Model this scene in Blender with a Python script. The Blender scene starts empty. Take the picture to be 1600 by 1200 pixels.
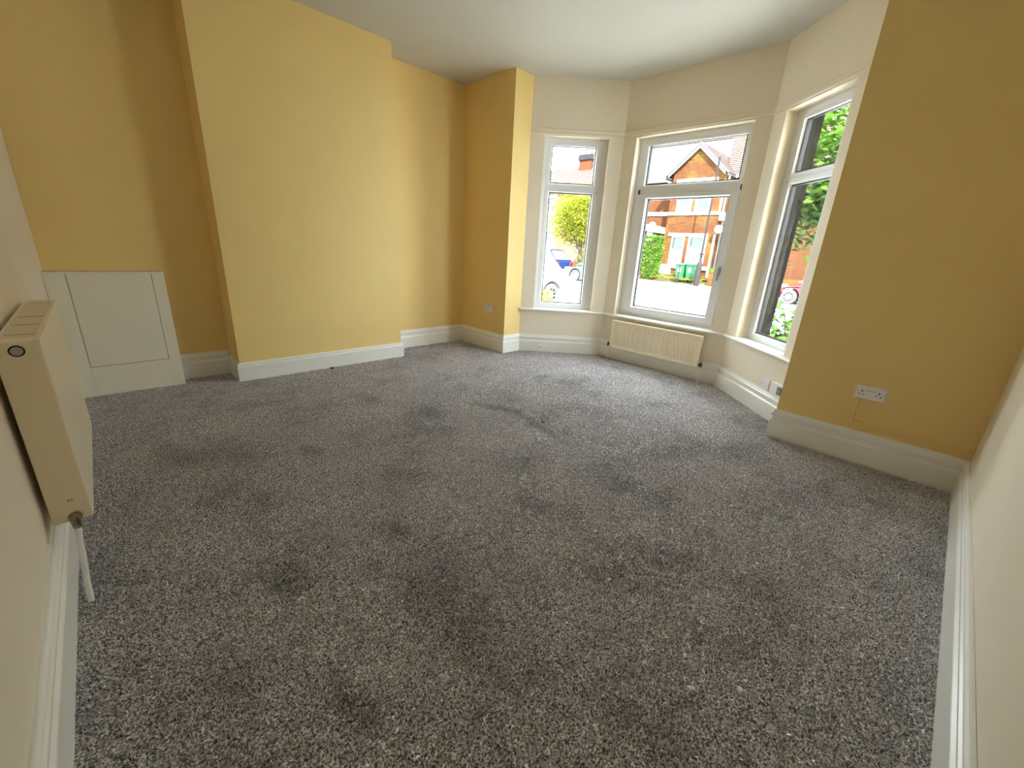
import bpy, bmesh, math, random
from mathutils import Vector, Matrix
import numpy as np

random.seed(7)
C = bpy.context.scene.collection
SC = bpy.context.scene
PI = math.pi

# ------------------------------------------------------------------ camera, sky, sun, exposure
cam_d = bpy.data.cameras.new('camera')
cam_o = bpy.data.objects.new('camera', cam_d)
C.objects.link(cam_o)
cam_d.sensor_fit = 'HORIZONTAL'
cam_d.sensor_width = 36.0
cam_d.lens = 36.0 * 647.5053 / 1600.0
cam_d.clip_start = 0.02
cam_d.clip_end = 300
YAW, PIT, ROL = 0.78040, 0.32220, 0.05636
Fv = Vector((math.cos(YAW) * math.cos(PIT), math.sin(YAW) * math.cos(PIT), -math.sin(PIT)))
R0 = Vector((math.sin(YAW), -math.cos(YAW), 0))
U0 = R0.cross(Fv)
Rv = R0 * math.cos(ROL) + U0 * math.sin(ROL)
Uv = -R0 * math.sin(ROL) + U0 * math.cos(ROL)
cam_o.matrix_world = Matrix(((Rv.x, Uv.x, -Fv.x, 0.2354), (Rv.y, Uv.y, -Fv.y, 0.3502), (Rv.z, Uv.z, -Fv.z, 1.2), (0, 0, 0, 1)))
SC.camera = cam_o

world = bpy.data.worlds.new('sky')
SC.world = world
world.use_nodes = True
wb = world.node_tree.nodes['Background']
wb.inputs[0].default_value = (0.84, 0.925, 1.0, 1)
wb.inputs[1].default_value = 16.0

sun_d = bpy.data.lights.new('sun', 'SUN')
sun_o = bpy.data.objects.new('sun', sun_d)
C.objects.link(sun_o)
sun_d.energy = 50.0
sun_d.angle = math.radians(0.8)
sun_d.color = (1.0, 0.975, 0.94)
sun_o.rotation_euler = Vector((0.62, 0.5, -0.85)).to_track_quat('-Z', 'Y').to_euler()
sun_o.location = (-20, -20, 30)

SC.view_settings.view_transform = 'Standard'
SC.view_settings.look = 'None'
SC.view_settings.exposure = 0.40
SC.view_settings.gamma = 1.0
SC.view_settings.use_curve_mapping = False
SC.cycles.use_denoising = True
SC.cycles.max_bounces = 14
SC.cycles.diffuse_bounces = 8
SC.cycles.transparent_max_bounces = 24
SC.cycles.caustics_reflective = False
SC.cycles.caustics_refractive = False
SC.cycles.sample_clamp_indirect = 12.0

# ------------------------------------------------------------------ plan of the room (metres)
L, W, H = 3.502, 4.561, 2.819
X0, X1, CD = 0.9645, 2.4532, 0.311
BL, BR, RV = 3.7646, 0.9532, 0.2515
B1 = Vector((4.434, 3.070)); B2 = Vector((4.434, 1.683))
S4 = 0.0177
P = [Vector((-0.041, 0.063)), Vector((0, W)), Vector((X0, W)), Vector((X0, W - CD)), Vector((X1, W - CD)),
     Vector((X1, W)), Vector((L, W)), Vector((L, BL)), Vector((L + RV, BL)), B1, B2,
     Vector((L + RV, BR)), Vector((L, BR)), Vector((L, 0.0))]
NP = len(P)
GZ = -0.5            # street level outside


# ------------------------------------------------------------------ materials
def new_mat(name):
    m = bpy.data.materials.new(name)
    m.use_nodes = True
    nt = m.node_tree
    b = nt.nodes['Principled BSDF']
    return m, nt, b


def N(nt, t, **kw):
    n = nt.nodes.new(t)
    for k, v in kw.items():
        if k.startswith('i_'):
            n.inputs[k[2:]].default_value = v
        elif k.startswith('n_'):
            n.inputs[int(k[2:])].default_value = v
        else:
            setattr(n, k, v)
    return n


def ramp(nt, fac, stops):
    r = nt.nodes.new('ShaderNodeValToRGB')
    while len(r.color_ramp.elements) < len(stops):
        r.color_ramp.elements.new(0.5)
    for e, (p, c) in zip(r.color_ramp.elements, stops):
        e.position = p
        e.color = (*c, 1)
    nt.links.new(fac, r.inputs[0])
    return r.outputs[0]


def paint(name, col, rough=0.55, var=0.04, bump=0.05, scale=60.0, spec=0.35, metal=0.0):
    m, nt, b = new_mat(name)
    tc = N(nt, 'ShaderNodeTexCoord')
    n1 = N(nt, 'ShaderNodeTexNoise', i_Scale=3.0, i_Detail=4.0)
    nt.links.new(tc.outputs['Object'], n1.inputs['Vector'])
    lo = tuple(c * (1 - var) for c in col)
    hi = tuple(min(1, c * (1 + var)) for c in col)
    nt.links.new(ramp(nt, n1.outputs[0], [(0.3, lo), (0.7, hi)]), b.inputs['Base Color'])
    b.inputs['Roughness'].default_value = rough
    b.inputs['Specular IOR Level'].default_value = spec
    b.inputs['Metallic'].default_value = metal
    if bump:
        n2 = N(nt, 'ShaderNodeTexNoise', i_Scale=scale, i_Detail=5.0)
        nt.links.new(tc.outputs['Object'], n2.inputs['Vector'])
        bp = N(nt, 'ShaderNodeBump', i_Strength=bump, i_Distance=0.004)
        nt.links.new(n2.outputs[0], bp.inputs['Height'])
        nt.links.new(bp.outputs[0], b.inputs['Normal'])
    return m


def glass_mat(name, tint=(1, 1, 1), refl=1.0):
    m = bpy.data.materials.new(name)
    m.use_nodes = True
    nt = m.node_tree
    nt.nodes.clear()
    out = N(nt, 'ShaderNodeOutputMaterial')
    tr = N(nt, 'ShaderNodeBsdfTransparent')
    tr.inputs[0].default_value = (*tint, 1)
    gl = N(nt, 'ShaderNodeBsdfGlossy')
    gl.inputs['Roughness'].default_value = 0.0
    fr = N(nt, 'ShaderNodeLayerWeight', i_Blend=0.5)
    pw = N(nt, 'ShaderNodeMath', operation='POWER')
    pw.inputs[1].default_value = 5.0
    nt.links.new(fr.outputs['Facing'], pw.inputs[0])
    mul = N(nt, 'ShaderNodeMath', operation='MULTIPLY_ADD')
    mul.inputs[1].default_value = 0.9
    mul.inputs[2].default_value = 0.035 * refl
    nt.links.new(pw.outputs[0], mul.inputs[0])
    mx = N(nt, 'ShaderNodeMixShader')
    nt.links.new(mul.outputs[0], mx.inputs[0])
    nt.links.new(tr.outputs[0], mx.inputs[1])
    nt.links.new(gl.outputs[0], mx.inputs[2])
    nt.links.new(mx.outputs[0], out.inputs[0])
    return m


def brick_mat(name, c1, c2, mortar, patch=None):
    m, nt, b = new_mat(name)
    uv = N(nt, 'ShaderNodeUVMap')
    br = N(nt, 'ShaderNodeTexBrick')
    br.inputs['Color1'].default_value = (*c1, 1)
    br.inputs['Color2'].default_value = (*c2, 1)
    br.inputs['Mortar'].default_value = (*mortar, 1)
    br.inputs['Scale'].default_value = 1.0
    br.inputs['Mortar Size'].default_value = 0.010
    br.inputs['Brick Width'].default_value = 0.225
    br.inputs['Row Height'].default_value = 0.075
    nt.links.new(uv.outputs[0], br.inputs['Vector'])
    col = br.outputs['Color']
    if patch:
        n1 = N(nt, 'ShaderNodeTexNoise', i_Scale=0.9, i_Detail=3.0)
        nt.links.new(uv.outputs[0], n1.inputs['Vector'])
        f = ramp(nt, n1.outputs[0], [(0.42, (0, 0, 0)), (0.62, (1, 1, 1))])
        n3 = N(nt, 'ShaderNodeTexNoise', i_Scale=9.0, i_Detail=2.0)
        nt.links.new(uv.outputs[0], n3.inputs['Vector'])
        f3 = ramp(nt, n3.outputs[0], [(0.35, (0.2, 0.2, 0.2)), (0.65, (1, 1, 1))])
        mm = N(nt, 'ShaderNodeMath', operation='MULTIPLY')
        nt.links.new(f, mm.inputs[0]); nt.links.new(f3, mm.inputs[1])
        mix = N(nt, 'ShaderNodeMix', data_type='RGBA', blend_type='MULTIPLY')
        nt.links.new(mm.outputs[0], mix.inputs[0])
        nt.links.new(col, mix.inputs[6])
        mix.inputs[7].default_value = (*patch, 1)
        col = mix.outputs[2]
    nt.links.new(col, b.inputs['Base Color'])
    b.inputs['Roughness'].default_value = 0.9
    b.inputs['Specular IOR Level'].default_value = 0.08
    bp = N(nt, 'ShaderNodeBump', i_Strength=0.6, i_Distance=0.01)
    nt.links.new(br.outputs['Fac'], bp.inputs['Height'])
    bp.invert = True
    nt.links.new(bp.outputs[0], b.inputs['Normal'])
    return m


def leaf_mat(name, c_lo, c_hi, trans=0.5):
    m, nt, b = new_mat(name)
    g = N(nt, 'ShaderNodeNewGeometry')
    n1 = N(nt, 'ShaderNodeTexNoise', i_Scale=2.2, i_Detail=5.0)
    nt.links.new(g.outputs['Position'], n1.inputs['Vector'])
    col = ramp(nt, n1.outputs[0], [(0.32, c_lo), (0.66, c_hi)])
    nt.links.new(col, b.inputs['Base Color'])
    b.inputs['Roughness'].default_value = 0.55
    b.inputs['Specular IOR Level'].default_value = 0.12
    tl = N(nt, 'ShaderNodeBsdfTranslucent')
    nt.links.new(col, tl.inputs[0])
    mx = N(nt, 'ShaderNodeMixShader')
    mx.inputs[0].default_value = trans
    nt.links.new(b.outputs[0], mx.inputs[1])
    nt.links.new(tl.outputs[0], mx.inputs[2])
    nt.links.new(mx.outputs[0], nt.nodes['Material Output'].inputs[0])
    return m


M = {}
M['yellow'] = paint('yellow_cream_emulsion', (0.83, 0.615, 0.25), 0.6, 0.015, 0.10, 140)
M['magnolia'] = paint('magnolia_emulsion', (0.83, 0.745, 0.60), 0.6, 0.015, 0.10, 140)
M['ceiling'] = paint('ceiling_white_emulsion', (0.60, 0.595, 0.55), 0.7, 0.01, 0.06, 90)
M['gloss'] = paint('white_gloss_woodwork', (0.83, 0.82, 0.77), 0.28, 0.02, 0.03, 25, 0.5)
M['upvc'] = paint('white_upvc', (0.80, 0.815, 0.85), 0.25, 0.01, 0.0, 25, 0.5)
M['plastic'] = paint('white_switch_plastic', (0.82, 0.80, 0.80), 0.3, 0.01, 0.0, 25, 0.5)
M['rad'] = paint('cream_radiator_enamel', (0.86, 0.77, 0.58), 0.3, 0.01, 0.0, 25, 0.5)
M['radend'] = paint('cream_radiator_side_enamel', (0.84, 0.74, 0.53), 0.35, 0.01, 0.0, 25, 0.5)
M['cup'] = paint('off_white_cupboard_paint', (0.78, 0.73, 0.60), 0.5, 0.015, 0.04, 40)
M['dark'] = paint('black_rubber', (0.012, 0.012, 0.012), 0.5, 0.0, 0.0)
M['slot'] = paint('dark_slot', (0.02, 0.018, 0.016), 0.8, 0.0, 0.0)
M['metal'] = paint('dull_brass', (0.33, 0.29, 0.22), 0.3, 0.06, 0.05, 60, 0.5, 1.0)
M['darkmetal'] = paint('tarnished_dark_metal', (0.07, 0.05, 0.04), 0.4, 0.1, 0.05, 60, 0.5, 0.6)
M['cap'] = paint('grey_plug_plastic', (0.40, 0.38, 0.33), 0.35, 0.05, 0.0)
M['grey'] = paint('grey_handle_metal', (0.45, 0.45, 0.45), 0.3, 0.02, 0.0, 40, 0.5, 0.8)
M['screen'] = paint('grey_switch_window', (0.30, 0.30, 0.28), 0.3, 0.02, 0.0)
M['stone'] = paint('weathered_dark_stone', (0.008, 0.007, 0.006), 0.95, 0.3, 0.4, 18, 0.05)  # near-black: the shade of nearby trees is put into the stone colour
M['barge'] = paint('lilac_grey_bargeboard_paint', (0.040, 0.038, 0.044), 0.6, 0.05, 0.0)
M['glass'] = glass_mat('window_glass', (0.95, 0.97, 0.96))
M['brick'] = brick_mat('red_orange_brick', (0.030, 0.0068, 0.0021), (0.048, 0.0132, 0.0036), (0.053, 0.031, 0.015), (1.6, 2.5, 1.3))
M['brickred'] = brick_mat('plain_red_brick', (0.037, 0.0085, 0.003), (0.053, 0.0135, 0.0045), (0.058, 0.034, 0.017))
M['brickpale'] = brick_mat('pale_orange_brick', (0.125, 0.062, 0.034), (0.16, 0.085, 0.048), (0.17, 0.13, 0.10))
M['render'] = paint('white_painted_stone', (0.2604, 0.2520, 0.2352), 0.7, 0.05, 0.05, 30)
M['tile'] = paint('red_clay_tile', (0.036, 0.018, 0.0135), 0.8, 0.25, 0.2, 14)
M['slate'] = paint('pale_grey_slate', (0.055, 0.055, 0.052), 0.6, 0.2, 0.2, 14)
M['white'] = paint('white_exterior_paint', (0.16, 0.155, 0.16), 0.5, 0.03, 0.0)
M['greypaint'] = paint('grey_exterior_paint', (0.03, 0.031, 0.036), 0.5, 0.03, 0.0)
M['asphalt'] = paint('pale_dry_asphalt', (0.26, 0.255, 0.24), 0.9, 0.12, 0.3, 30)
M['asphalt2'] = paint('dark_asphalt_patch', (0.06, 0.06, 0.057), 0.9, 0.2, 0.3, 30)  # darker flat tone for the two patches in the road
M['paving'] = paint('concrete_paving', (0.42, 0.41, 0.385), 0.9, 0.12, 0.3, 12)
M['earth'] = paint('dry_grass_earth', (0.0840, 0.0756, 0.0294), 0.95, 0.3, 0.4, 9)
M['curtain'] = paint('white_net_curtain', (0.2310, 0.2310, 0.2310), 0.9, 0.1, 0.0)
M['room'] = paint('shaded_room_interior', (0.035, 0.038, 0.033), 0.9, 0.3, 0.0)
M['hglass'] = glass_mat('house_window_glass', (0.85, 0.9, 0.88), 0.6)
M['pipe'] = paint('black_drainpipe', (0.03, 0.03, 0.035), 0.4, 0.05, 0.0)
M['bin'] = paint('green_bin_plastic', (0.0063, 0.0546, 0.0210), 0.4, 0.1, 0.0)
M['binlid'] = paint('blue_green_lid_plastic', (0.0252, 0.0714, 0.0714), 0.4, 0.1, 0.0)
M['polemat'] = paint('dark_grey_pole_paint', (0.012, 0.010, 0.011), 0.7, 0.1, 0.0, 20, 0.1)
M['bark'] = paint('tree_bark', (0.06, 0.045, 0.03), 0.9, 0.3, 0.4, 20)
M['leafy'] = leaf_mat('yellow_green_leaves', (0.05, 0.078, 0.004), (0.19, 0.20, 0.012))
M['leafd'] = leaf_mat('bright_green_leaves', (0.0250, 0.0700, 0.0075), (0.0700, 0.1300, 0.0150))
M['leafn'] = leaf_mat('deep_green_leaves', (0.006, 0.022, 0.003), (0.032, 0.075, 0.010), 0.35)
M['hedge'] = leaf_mat('hedge_leaves', (0.028, 0.075, 0.007), (0.10, 0.19, 0.02), 0.3)
M['flower'] = leaf_mat('pink_petals', (0.2250, 0.0400, 0.0700), (0.3000, 0.1250, 0.1500), 0.3)
M['grass'] = leaf_mat('dry_grass_blades', (0.0600, 0.0700, 0.0100), (0.1250, 0.1200, 0.0250), 0.4)
M['tyre'] = paint('tyre_rubber', (0.035, 0.035, 0.035), 0.8, 0.1, 0.0)
M['rim'] = paint('silver_wheel_alloy', (0.1890, 0.1848, 0.1764), 0.3, 0.05, 0.0, 30, 0.5, 0.5)
M['clad'] = paint('grey_arch_plastic', (0.09, 0.09, 0.09), 0.6, 0.05, 0.0)
M['carglass'] = paint('tinted_car_glass', (0.10, 0.115, 0.12), 0.08, 0.02, 0.0, 20, 0.8)
M['taillight'] = paint('red_tail_light', (0.30, 0.006, 0.008), 0.2, 0.02, 0.0)
M['headlight'] = paint('clear_headlight', (0.2100, 0.2184, 0.2268), 0.15, 0.02, 0.0)
M['carwhite'] = paint('white_car_paint', (0.2310, 0.2310, 0.2352), 0.2, 0.01, 0.0, 20, 0.6)
M['carblue'] = paint('blue_car_paint', (0.005, 0.012, 0.045), 0.2, 0.03, 0.0, 20, 0.6)
M['carslate'] = paint('slate_blue_car_paint', (0.018, 0.026, 0.038), 0.2, 0.03, 0.0, 20, 0.6)
M['carred'] = paint('red_car_paint', (0.1764, 0.0050, 0.0126), 0.2, 0.03, 0.0, 20, 0.6)
M['lint'] = paint('pale_fluff', (0.88, 0.87, 0.85), 0.95, 0.1, 0.0)
M['scrap'] = paint('dark_scrap', (0.025, 0.02, 0.018), 0.8, 0.1, 0.0)

# carpet: dark twist pile with trodden, darker patches
CARPET_MARKS = []


def carpet_mat():
    m, nt, b = new_mat('charcoal_twist_pile')
    g = N(nt, 'ShaderNodeNewGeometry')
    pos = g.outputs['Position']
    # per tuft colour
    sc = N(nt, 'ShaderNodeVectorMath', operation='SCALE')
    sc.inputs['Scale'].default_value = 170.0
    nt.links.new(pos, sc.inputs[0])
    fl = N(nt, 'ShaderNodeTexNoise', i_Scale=1.0, i_Detail=2.0)
    nt.links.new(sc.outputs[0], fl.inputs['Vector'])
    tuft = ramp(nt, fl.outputs[0], [(0.39, (0.040, 0.036, 0.038)), (0.50, (0.45, 0.42, 0.43)), (0.61, (1.0, 0.95, 0.96))])
    # trodden patches
    big = N(nt, 'ShaderNodeTexNoise', i_Scale=2.6, i_Detail=6.0, i_Roughness=0.65)
    nt.links.new(pos, big.inputs['Vector'])
    fac = ramp(nt, big.outputs[0], [(0.33, (0.62, 0.62, 0.64)), (0.47, (0.98, 0.98, 0.98)), (0.62, (1.1, 1.09, 1.07))])
    mx = N(nt, 'ShaderNodeMix', data_type='RGBA', blend_type='MULTIPLY')
    mx.inputs[0].default_value = 1.0
    nt.links.new(tuft, mx.inputs[6])
    nt.links.new(fac, mx.inputs[7])
    col = mx.outputs[2]
    # the particular marks left in the pile: (x, y, length, width, angle, depth)
    wn = N(nt, 'ShaderNodeTexNoise', i_Scale=9.0, i_Detail=4.0)
    nt.links.new(pos, wn.inputs['Vector'])
    off = N(nt, 'ShaderNodeVectorMath', operation='SUBTRACT')
    off.inputs[1].default_value = (0.5, 0.5, 0.5)
    nt.links.new(wn.outputs['Color'], off.inputs[0])
    osc = N(nt, 'ShaderNodeVectorMath', operation='SCALE')
    osc.inputs['Scale'].default_value = 0.14
    nt.links.new(off.outputs[0], osc.inputs[0])
    wp = N(nt, 'ShaderNodeVectorMath', operation='ADD')
    nt.links.new(pos, wp.inputs[0]); nt.links.new(osc.outputs[0], wp.inputs[1])
    for (mxx, myy, ln, wd, an, dp) in CARPET_MARKS:
        mp = N(nt, 'ShaderNodeMapping', vector_type='TEXTURE')
        mp.inputs['Location'].default_value = (mxx, myy, 0)
        mp.inputs['Rotation'].default_value = (0, 0, an)
        mp.inputs['Scale'].default_value = (ln, wd, 50)
        nt.links.new(wp.outputs[0], mp.inputs['Vector'])
        le = N(nt, 'ShaderNodeVectorMath', operation='LENGTH')
        nt.links.new(mp.outputs[0], le.inputs[0])
        v = ramp(nt, le.outputs['Value'], [(0.35, (1 - dp,) * 3), (1.0, (1, 1, 1))])
        m2 = N(nt, 'ShaderNodeMix', data_type='RGBA', blend_type='MULTIPLY')
        m2.inputs[0].default_value = 1.0
        nt.links.new(col, m2.inputs[6]); nt.links.new(v, m2.inputs[7])
        col = m2.outputs[2]
    nt.links.new(col, b.inputs['Base Color'])
    b.inputs['Roughness'].default_value = 0.34
    b.inputs['Specular IOR Level'].default_value = 1.0
    b.inputs['Sheen Weight'].default_value = 1.0
    b.inputs['Sheen Roughness'].default_value = 0.5
    return m


# ------------------------------------------------------------------ mesh helpers
class MB:
    """collects shapes; build() links them as ONE mesh object with metre-scale box UVs"""

    def __init__(s):
        s.v = []; s.f = []; s.m = []

    def add(s, vs, fs, mi=0):
        o = len(s.v)
        s.v += [tuple(v) for v in vs]
        s.f += [tuple(i + o for i in f) for f in fs]
        s.m += [mi] * len(fs)
        return s

    def box(s, a, b, mi=0):
        x0, y0, z0 = (min(a[i], b[i]) for i in range(3))
        x1, y1, z1 = (max(a[i], b[i]) for i in range(3))
        vs = [(x0, y0, z0), (x1, y0, z0), (x1, y1, z0), (x0, y1, z0), (x0, y0, z1), (x1, y0, z1), (x1, y1, z1), (x0, y1, z1)]
        return s.add(vs, [(0, 3, 2, 1), (4, 5, 6, 7), (0, 1, 5, 4), (1, 2, 6, 5), (2, 3, 7, 6), (3, 0, 4, 7)], mi)

    def prism(s, poly, z0, z1, mi=0):
        """poly: plan points, extruded in z"""
        ar = sum(poly[i][0] * poly[(i + 1) % len(poly)][1] - poly[(i + 1) % len(poly)][0] * poly[i][1] for i in range(len(poly)))
        if ar < 0:
            poly = list(reversed(poly))
        n = len(poly)
        vs = [(p[0], p[1], z0) for p in poly] + [(p[0], p[1], z1) for p in poly]
        fs = [tuple(reversed(range(n))), tuple(range(n, 2 * n))]
        fs += [(i, (i + 1) % n, n + (i + 1) % n, n + i) for i in range(n)]
        return s.add(vs, fs, mi)

    def extrude(s, poly, fn, d0, d1, mi=0):
        """poly in a 2D frame, fn(u, v, d) -> xyz"""
        n = len(poly)
        vs = [fn(p[0], p[1], d0) for p in poly] + [fn(p[0], p[1], d1) for p in poly]
        fs = [tuple(reversed(range(n))), tuple(range(n, 2 * n))]
        fs += [(i, (i + 1) % n, n + (i + 1) % n, n + i) for i in range(n)]
        return s.add(vs, fs, mi)

    def ring(s, u0, u1, z0, z1, bar, w0, w1, mi=0):
        """picture-frame ring in local x/z, depth in y; bar = (left, right, bottom, top)"""
        l, r, b, t = bar if isinstance(bar, tuple) else (bar,) * 4
        o = [(u0, z0), (u1, z0), (u1, z1), (u0, z1)]
        i = [(u0 + l, z0 + b), (u1 - r, z0 + b), (u1 - r, z1 - t), (u0 + l, z1 - t)]
        vs = [(p[0], w0, p[1]) for p in o] + [(p[0], w0, p[1]) for p in i] + [(p[0], w1, p[1]) for p in o] + [(p[0], w1, p[1]) for p in i]
        fs = []
        for k in range(4):
            j = (k + 1) % 4
            fs += [(k, j, 4 + j, 4 + k), (8 + j, 8 + k, 12 + k, 12 + j), (j, k, 8 + k, 8 + j), (4 + k, 4 + j, 12 + j, 12 + k)]
        return s.add(vs, fs, mi)

    def slopering(s, u0, u1, z0, z1, bar, w0, w1, mi=0):
        """a bead that slopes from w0 at its outer edge to w1 at its inner edge"""
        o = [(u0, z0), (u1, z0), (u1, z1), (u0, z1)]
        i = [(u0 + bar, z0 + bar), (u1 - bar, z0 + bar), (u1 - bar, z1 - bar), (u0 + bar, z1 - bar)]
        vs = [(p[0], w0, p[1]) for p in o] + [(p[0], w1, p[1]) for p in i]
        return s.add(vs, [(k, (k + 1) % 4, 4 + (k + 1) % 4, 4 + k) for k in range(4)], mi)

    def tube(s, pts, r, n=10, mi=0, caps=True):
        pts = [Vector(p) for p in pts]
        rs = r if isinstance(r, (list, tuple)) else [r] * len(pts)
        vs = []
        for k, p in enumerate(pts):
            d = (pts[min(k + 1, len(pts) - 1)] - pts[max(k - 1, 0)]).normalized()
            a = d.orthogonal().normalized() if k == 0 else (a - d * a.dot(d)).normalized()
            bb = d.cross(a)
            vs += [p + (a * math.cos(2 * PI * i / n) + bb * math.sin(2 * PI * i / n)) * rs[k] for i in range(n)]
        fs = []
        for k in range(len(pts) - 1):
            for i in range(n):
                j = (i + 1) % n
                fs.append((k * n + i, k * n + j, (k + 1) * n + j, (k + 1) * n + i))
        if caps:
            fs += [tuple(reversed(range(n))), tuple(range((len(pts) - 1) * n, len(pts) * n))]
        return s.add(vs, fs, mi)

    def lathe(s, prof, origin, axis, n=20, mi=0, caps=True):
        """prof: (radius, height) along axis"""
        axis = Vector(axis).normalized(); a = axis.orthogonal().normalized(); bb = axis.cross(a); o = Vector(origin)
        vs = []
        for r, h in prof:
            vs += [o + axis * h + (a * math.cos(2 * PI * i / n) + bb * math.sin(2 * PI * i / n)) * r for i in range(n)]
        fs = []
        for k in range(len(prof) - 1):
            for i in range(n):
                j = (i + 1) % n
                fs.append((k * n + i, k * n + j, (k + 1) * n + j, (k + 1) * n + i))
        if caps:
            fs += [tuple(reversed(range(n))), tuple(range((len(prof) - 1) * n, len(prof) * n))]
        return s.add(vs, fs, mi)

    def build(s, name, mats, parent=None, smooth=False, bevel=0.0, seg=2):
        me = bpy.data.meshes.new(name)
        me.from_pydata(s.v, [], s.f)
        mats = mats if isinstance(mats, (list, tuple)) else [mats]
        for mm in mats:
            me.materials.append(mm)
        me.polygons.foreach_set('material_index', s.m)
        uv = me.uv_layers.new(name='UVMap')
        co = me.vertices
        for p in me.polygons:
            nx, ny, nz = (abs(c) for c in p.normal)
            for li in p.loop_indices:
                c = co[me.loops[li].vertex_index].co
                if nz > nx and nz > ny:
                    uv.data[li].uv = (c.x, c.y)
                elif nx > ny:
                    uv.data[li].uv = (c.y, c.z)
                else:
                    uv.data[li].uv = (c.x, c.z)
        if smooth:
            me.polygons.foreach_set('use_smooth', [True] * len(me.polygons))
        me.update()
        o = bpy.data.objects.new(name, me)
        C.objects.link(o)
        if parent:
            o.parent = parent
        if bevel:
            bm = o.modifiers.new('bevel', 'BEVEL')
            bm.width = bevel; bm.segments = seg; bm.limit_method = 'ANGLE'; bm.angle_limit = math.radians(40)
        if smooth:
            es = o.modifiers.new('split', 'EDGE_SPLIT')
            es.split_angle = math.radians(42)
        return o


def thing(name, label, cat, loc=(0, 0, 0), rotz=0.0, group=None):
    o = bpy.data.objects.new(name, None)
    C.objects.link(o)
    o.empty_display_size = 0.1
    o.location = loc
    o.rotation_euler = (0, 0, rotz)
    o['label'] = label; o['category'] = cat
    if group:
        o['group'] = group
    return o


def tag(o, label, cat, group=None, kind=None):
    o['label'] = label; o['category'] = cat
    if group:
        o['group'] = group
    if kind:
        o['kind'] = kind
    return o


def struct(o, label=None):
    o['kind'] = 'structure'
    if label:
        o['label'] = label; o['category'] = o.name.split('_')[0]
    return o


def stuff(o):
    o['kind'] = 'stuff'
    return o


# ================================================================== ROOM SHELL
def perp(a, b):
    d = (b - a).normalized()
    return Vector((d.y, -d.x))       # towards the room


def wall_box(name, poly, mat, label, z0=0.0, z1=H):
    return struct(MB().prism(poly, z0, z1).build(name, mat), label)


T = 0.1
a, b = P[0], P[1]
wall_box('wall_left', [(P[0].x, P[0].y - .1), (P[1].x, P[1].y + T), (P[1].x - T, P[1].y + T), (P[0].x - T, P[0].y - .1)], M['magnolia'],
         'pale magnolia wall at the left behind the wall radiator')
wall_box('wall_back', [(0, W), (L, W), (L, W + T), (0, W + T)], M['yellow'], 'yellow cream wall with the two alcoves beside the chimney breast')
wall_box('wall_chimney_breast', [(X0, W), (X0, W - CD), (X1, W - CD), (X1, W)], M['yellow'], 'yellow cream chimney breast standing forward between the alcoves')
wall_box('wall_front_left', [(L, BL), (L + RV, BL), (L + RV + .2, BL + .28), (L + RV + .2, W + T), (L, W + T)], M['yellow'], 'narrow yellow cream front wall left of the bay')
wall_box('wall_front_right', [(L, BR), (L + RV, BR), (L + RV + .2, BR - .28), (L + RV + .2, -.2), (L, -.2)], M['yellow'], 'yellow cream front wall right of the bay with double socket')
yr = lambda x: S4 * (L - x)
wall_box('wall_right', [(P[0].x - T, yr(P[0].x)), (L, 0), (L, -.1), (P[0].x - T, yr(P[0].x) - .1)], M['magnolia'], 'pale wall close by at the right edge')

# bay walls: prisms with mitred corners, opening left free for the window
SEG = [(Vector((L + RV, BL)), B1), (B1, B2), (B2, Vector((L + RV, BR)))]
OPEN = [(.15, .825), (.145, 1.25), (.16, .84)]
ZS, ZH = 0.517, 2.305
TH = 0.28
outn = [-perp(a, b) for a, b in SEG]


def isect(p, d, q, e):
    t = ((q - p).x * e.y - (q - p).y * e.x) / (d.x * e.y - d.y * e.x)
    return p + d * t


outc = []
for i, (a, b) in enumerate(SEG):
    d = (b - a).normalized()
    s0 = a + outn[i] * TH; e0 = b + outn[i] * TH
    if i > 0:
        pa, pb = SEG[i - 1]
        s0 = isect(a + outn[i] * TH, d, pa + outn[i - 1] * TH, (pb - pa).normalized())
    if i < 2:
        na, nb = SEG[i + 1]
        e0 = isect(a + outn[i] * TH, d, na + outn[i + 1] * TH, (nb - na).normalized())
    outc.append((s0, e0))
bay_name = ['left', 'middle', 'right']
WIN = []
for i, (a, b) in enumerate(SEG):
    d = (b - a).normalized(); n = outn[i]; ln = (b - a).length
    s0, e0 = outc[i]
    u0, u1 = OPEN[i]
    pt = lambda u, w: a + d * u + n * w
    mb = MB()
    full = [a, b, e0, s0]
    mb.prism(full, -0.6, ZS)
    mb.prism(full, ZH, H)
    mb.prism([a, pt(u0, 0), pt(u0, TH), s0], ZS, ZH)
    mb.prism([pt(u1, 0), b, e0, pt(u1, TH)], ZS, ZH)
    # outer half of the masonry gets the shade-darkened stone: assign by face centre
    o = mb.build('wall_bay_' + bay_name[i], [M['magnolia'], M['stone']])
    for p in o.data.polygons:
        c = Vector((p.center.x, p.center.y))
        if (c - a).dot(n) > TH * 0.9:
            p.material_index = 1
    struct(o, 'pale magnolia %s wall of the bay around its window' % bay_name[i])
    # the reveals outside the frame: stone facing on the jambs, a thin skin of its own depth
    jm = MB()
    for uu, sg in ((u0, 1), (u1, -1)):
        q = [pt(uu, .168), pt(uu + sg * .012, .168), pt(uu + sg * .012, TH + .02), pt(uu, TH + .02)]
        jm.prism(q, ZS, ZH)
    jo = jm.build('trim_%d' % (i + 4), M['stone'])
    struct(jo, 'shade-darkened outside stone reveal of the %s bay window' % bay_name[i])
    WIN.append((a, d, n, u0, u1))

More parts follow.
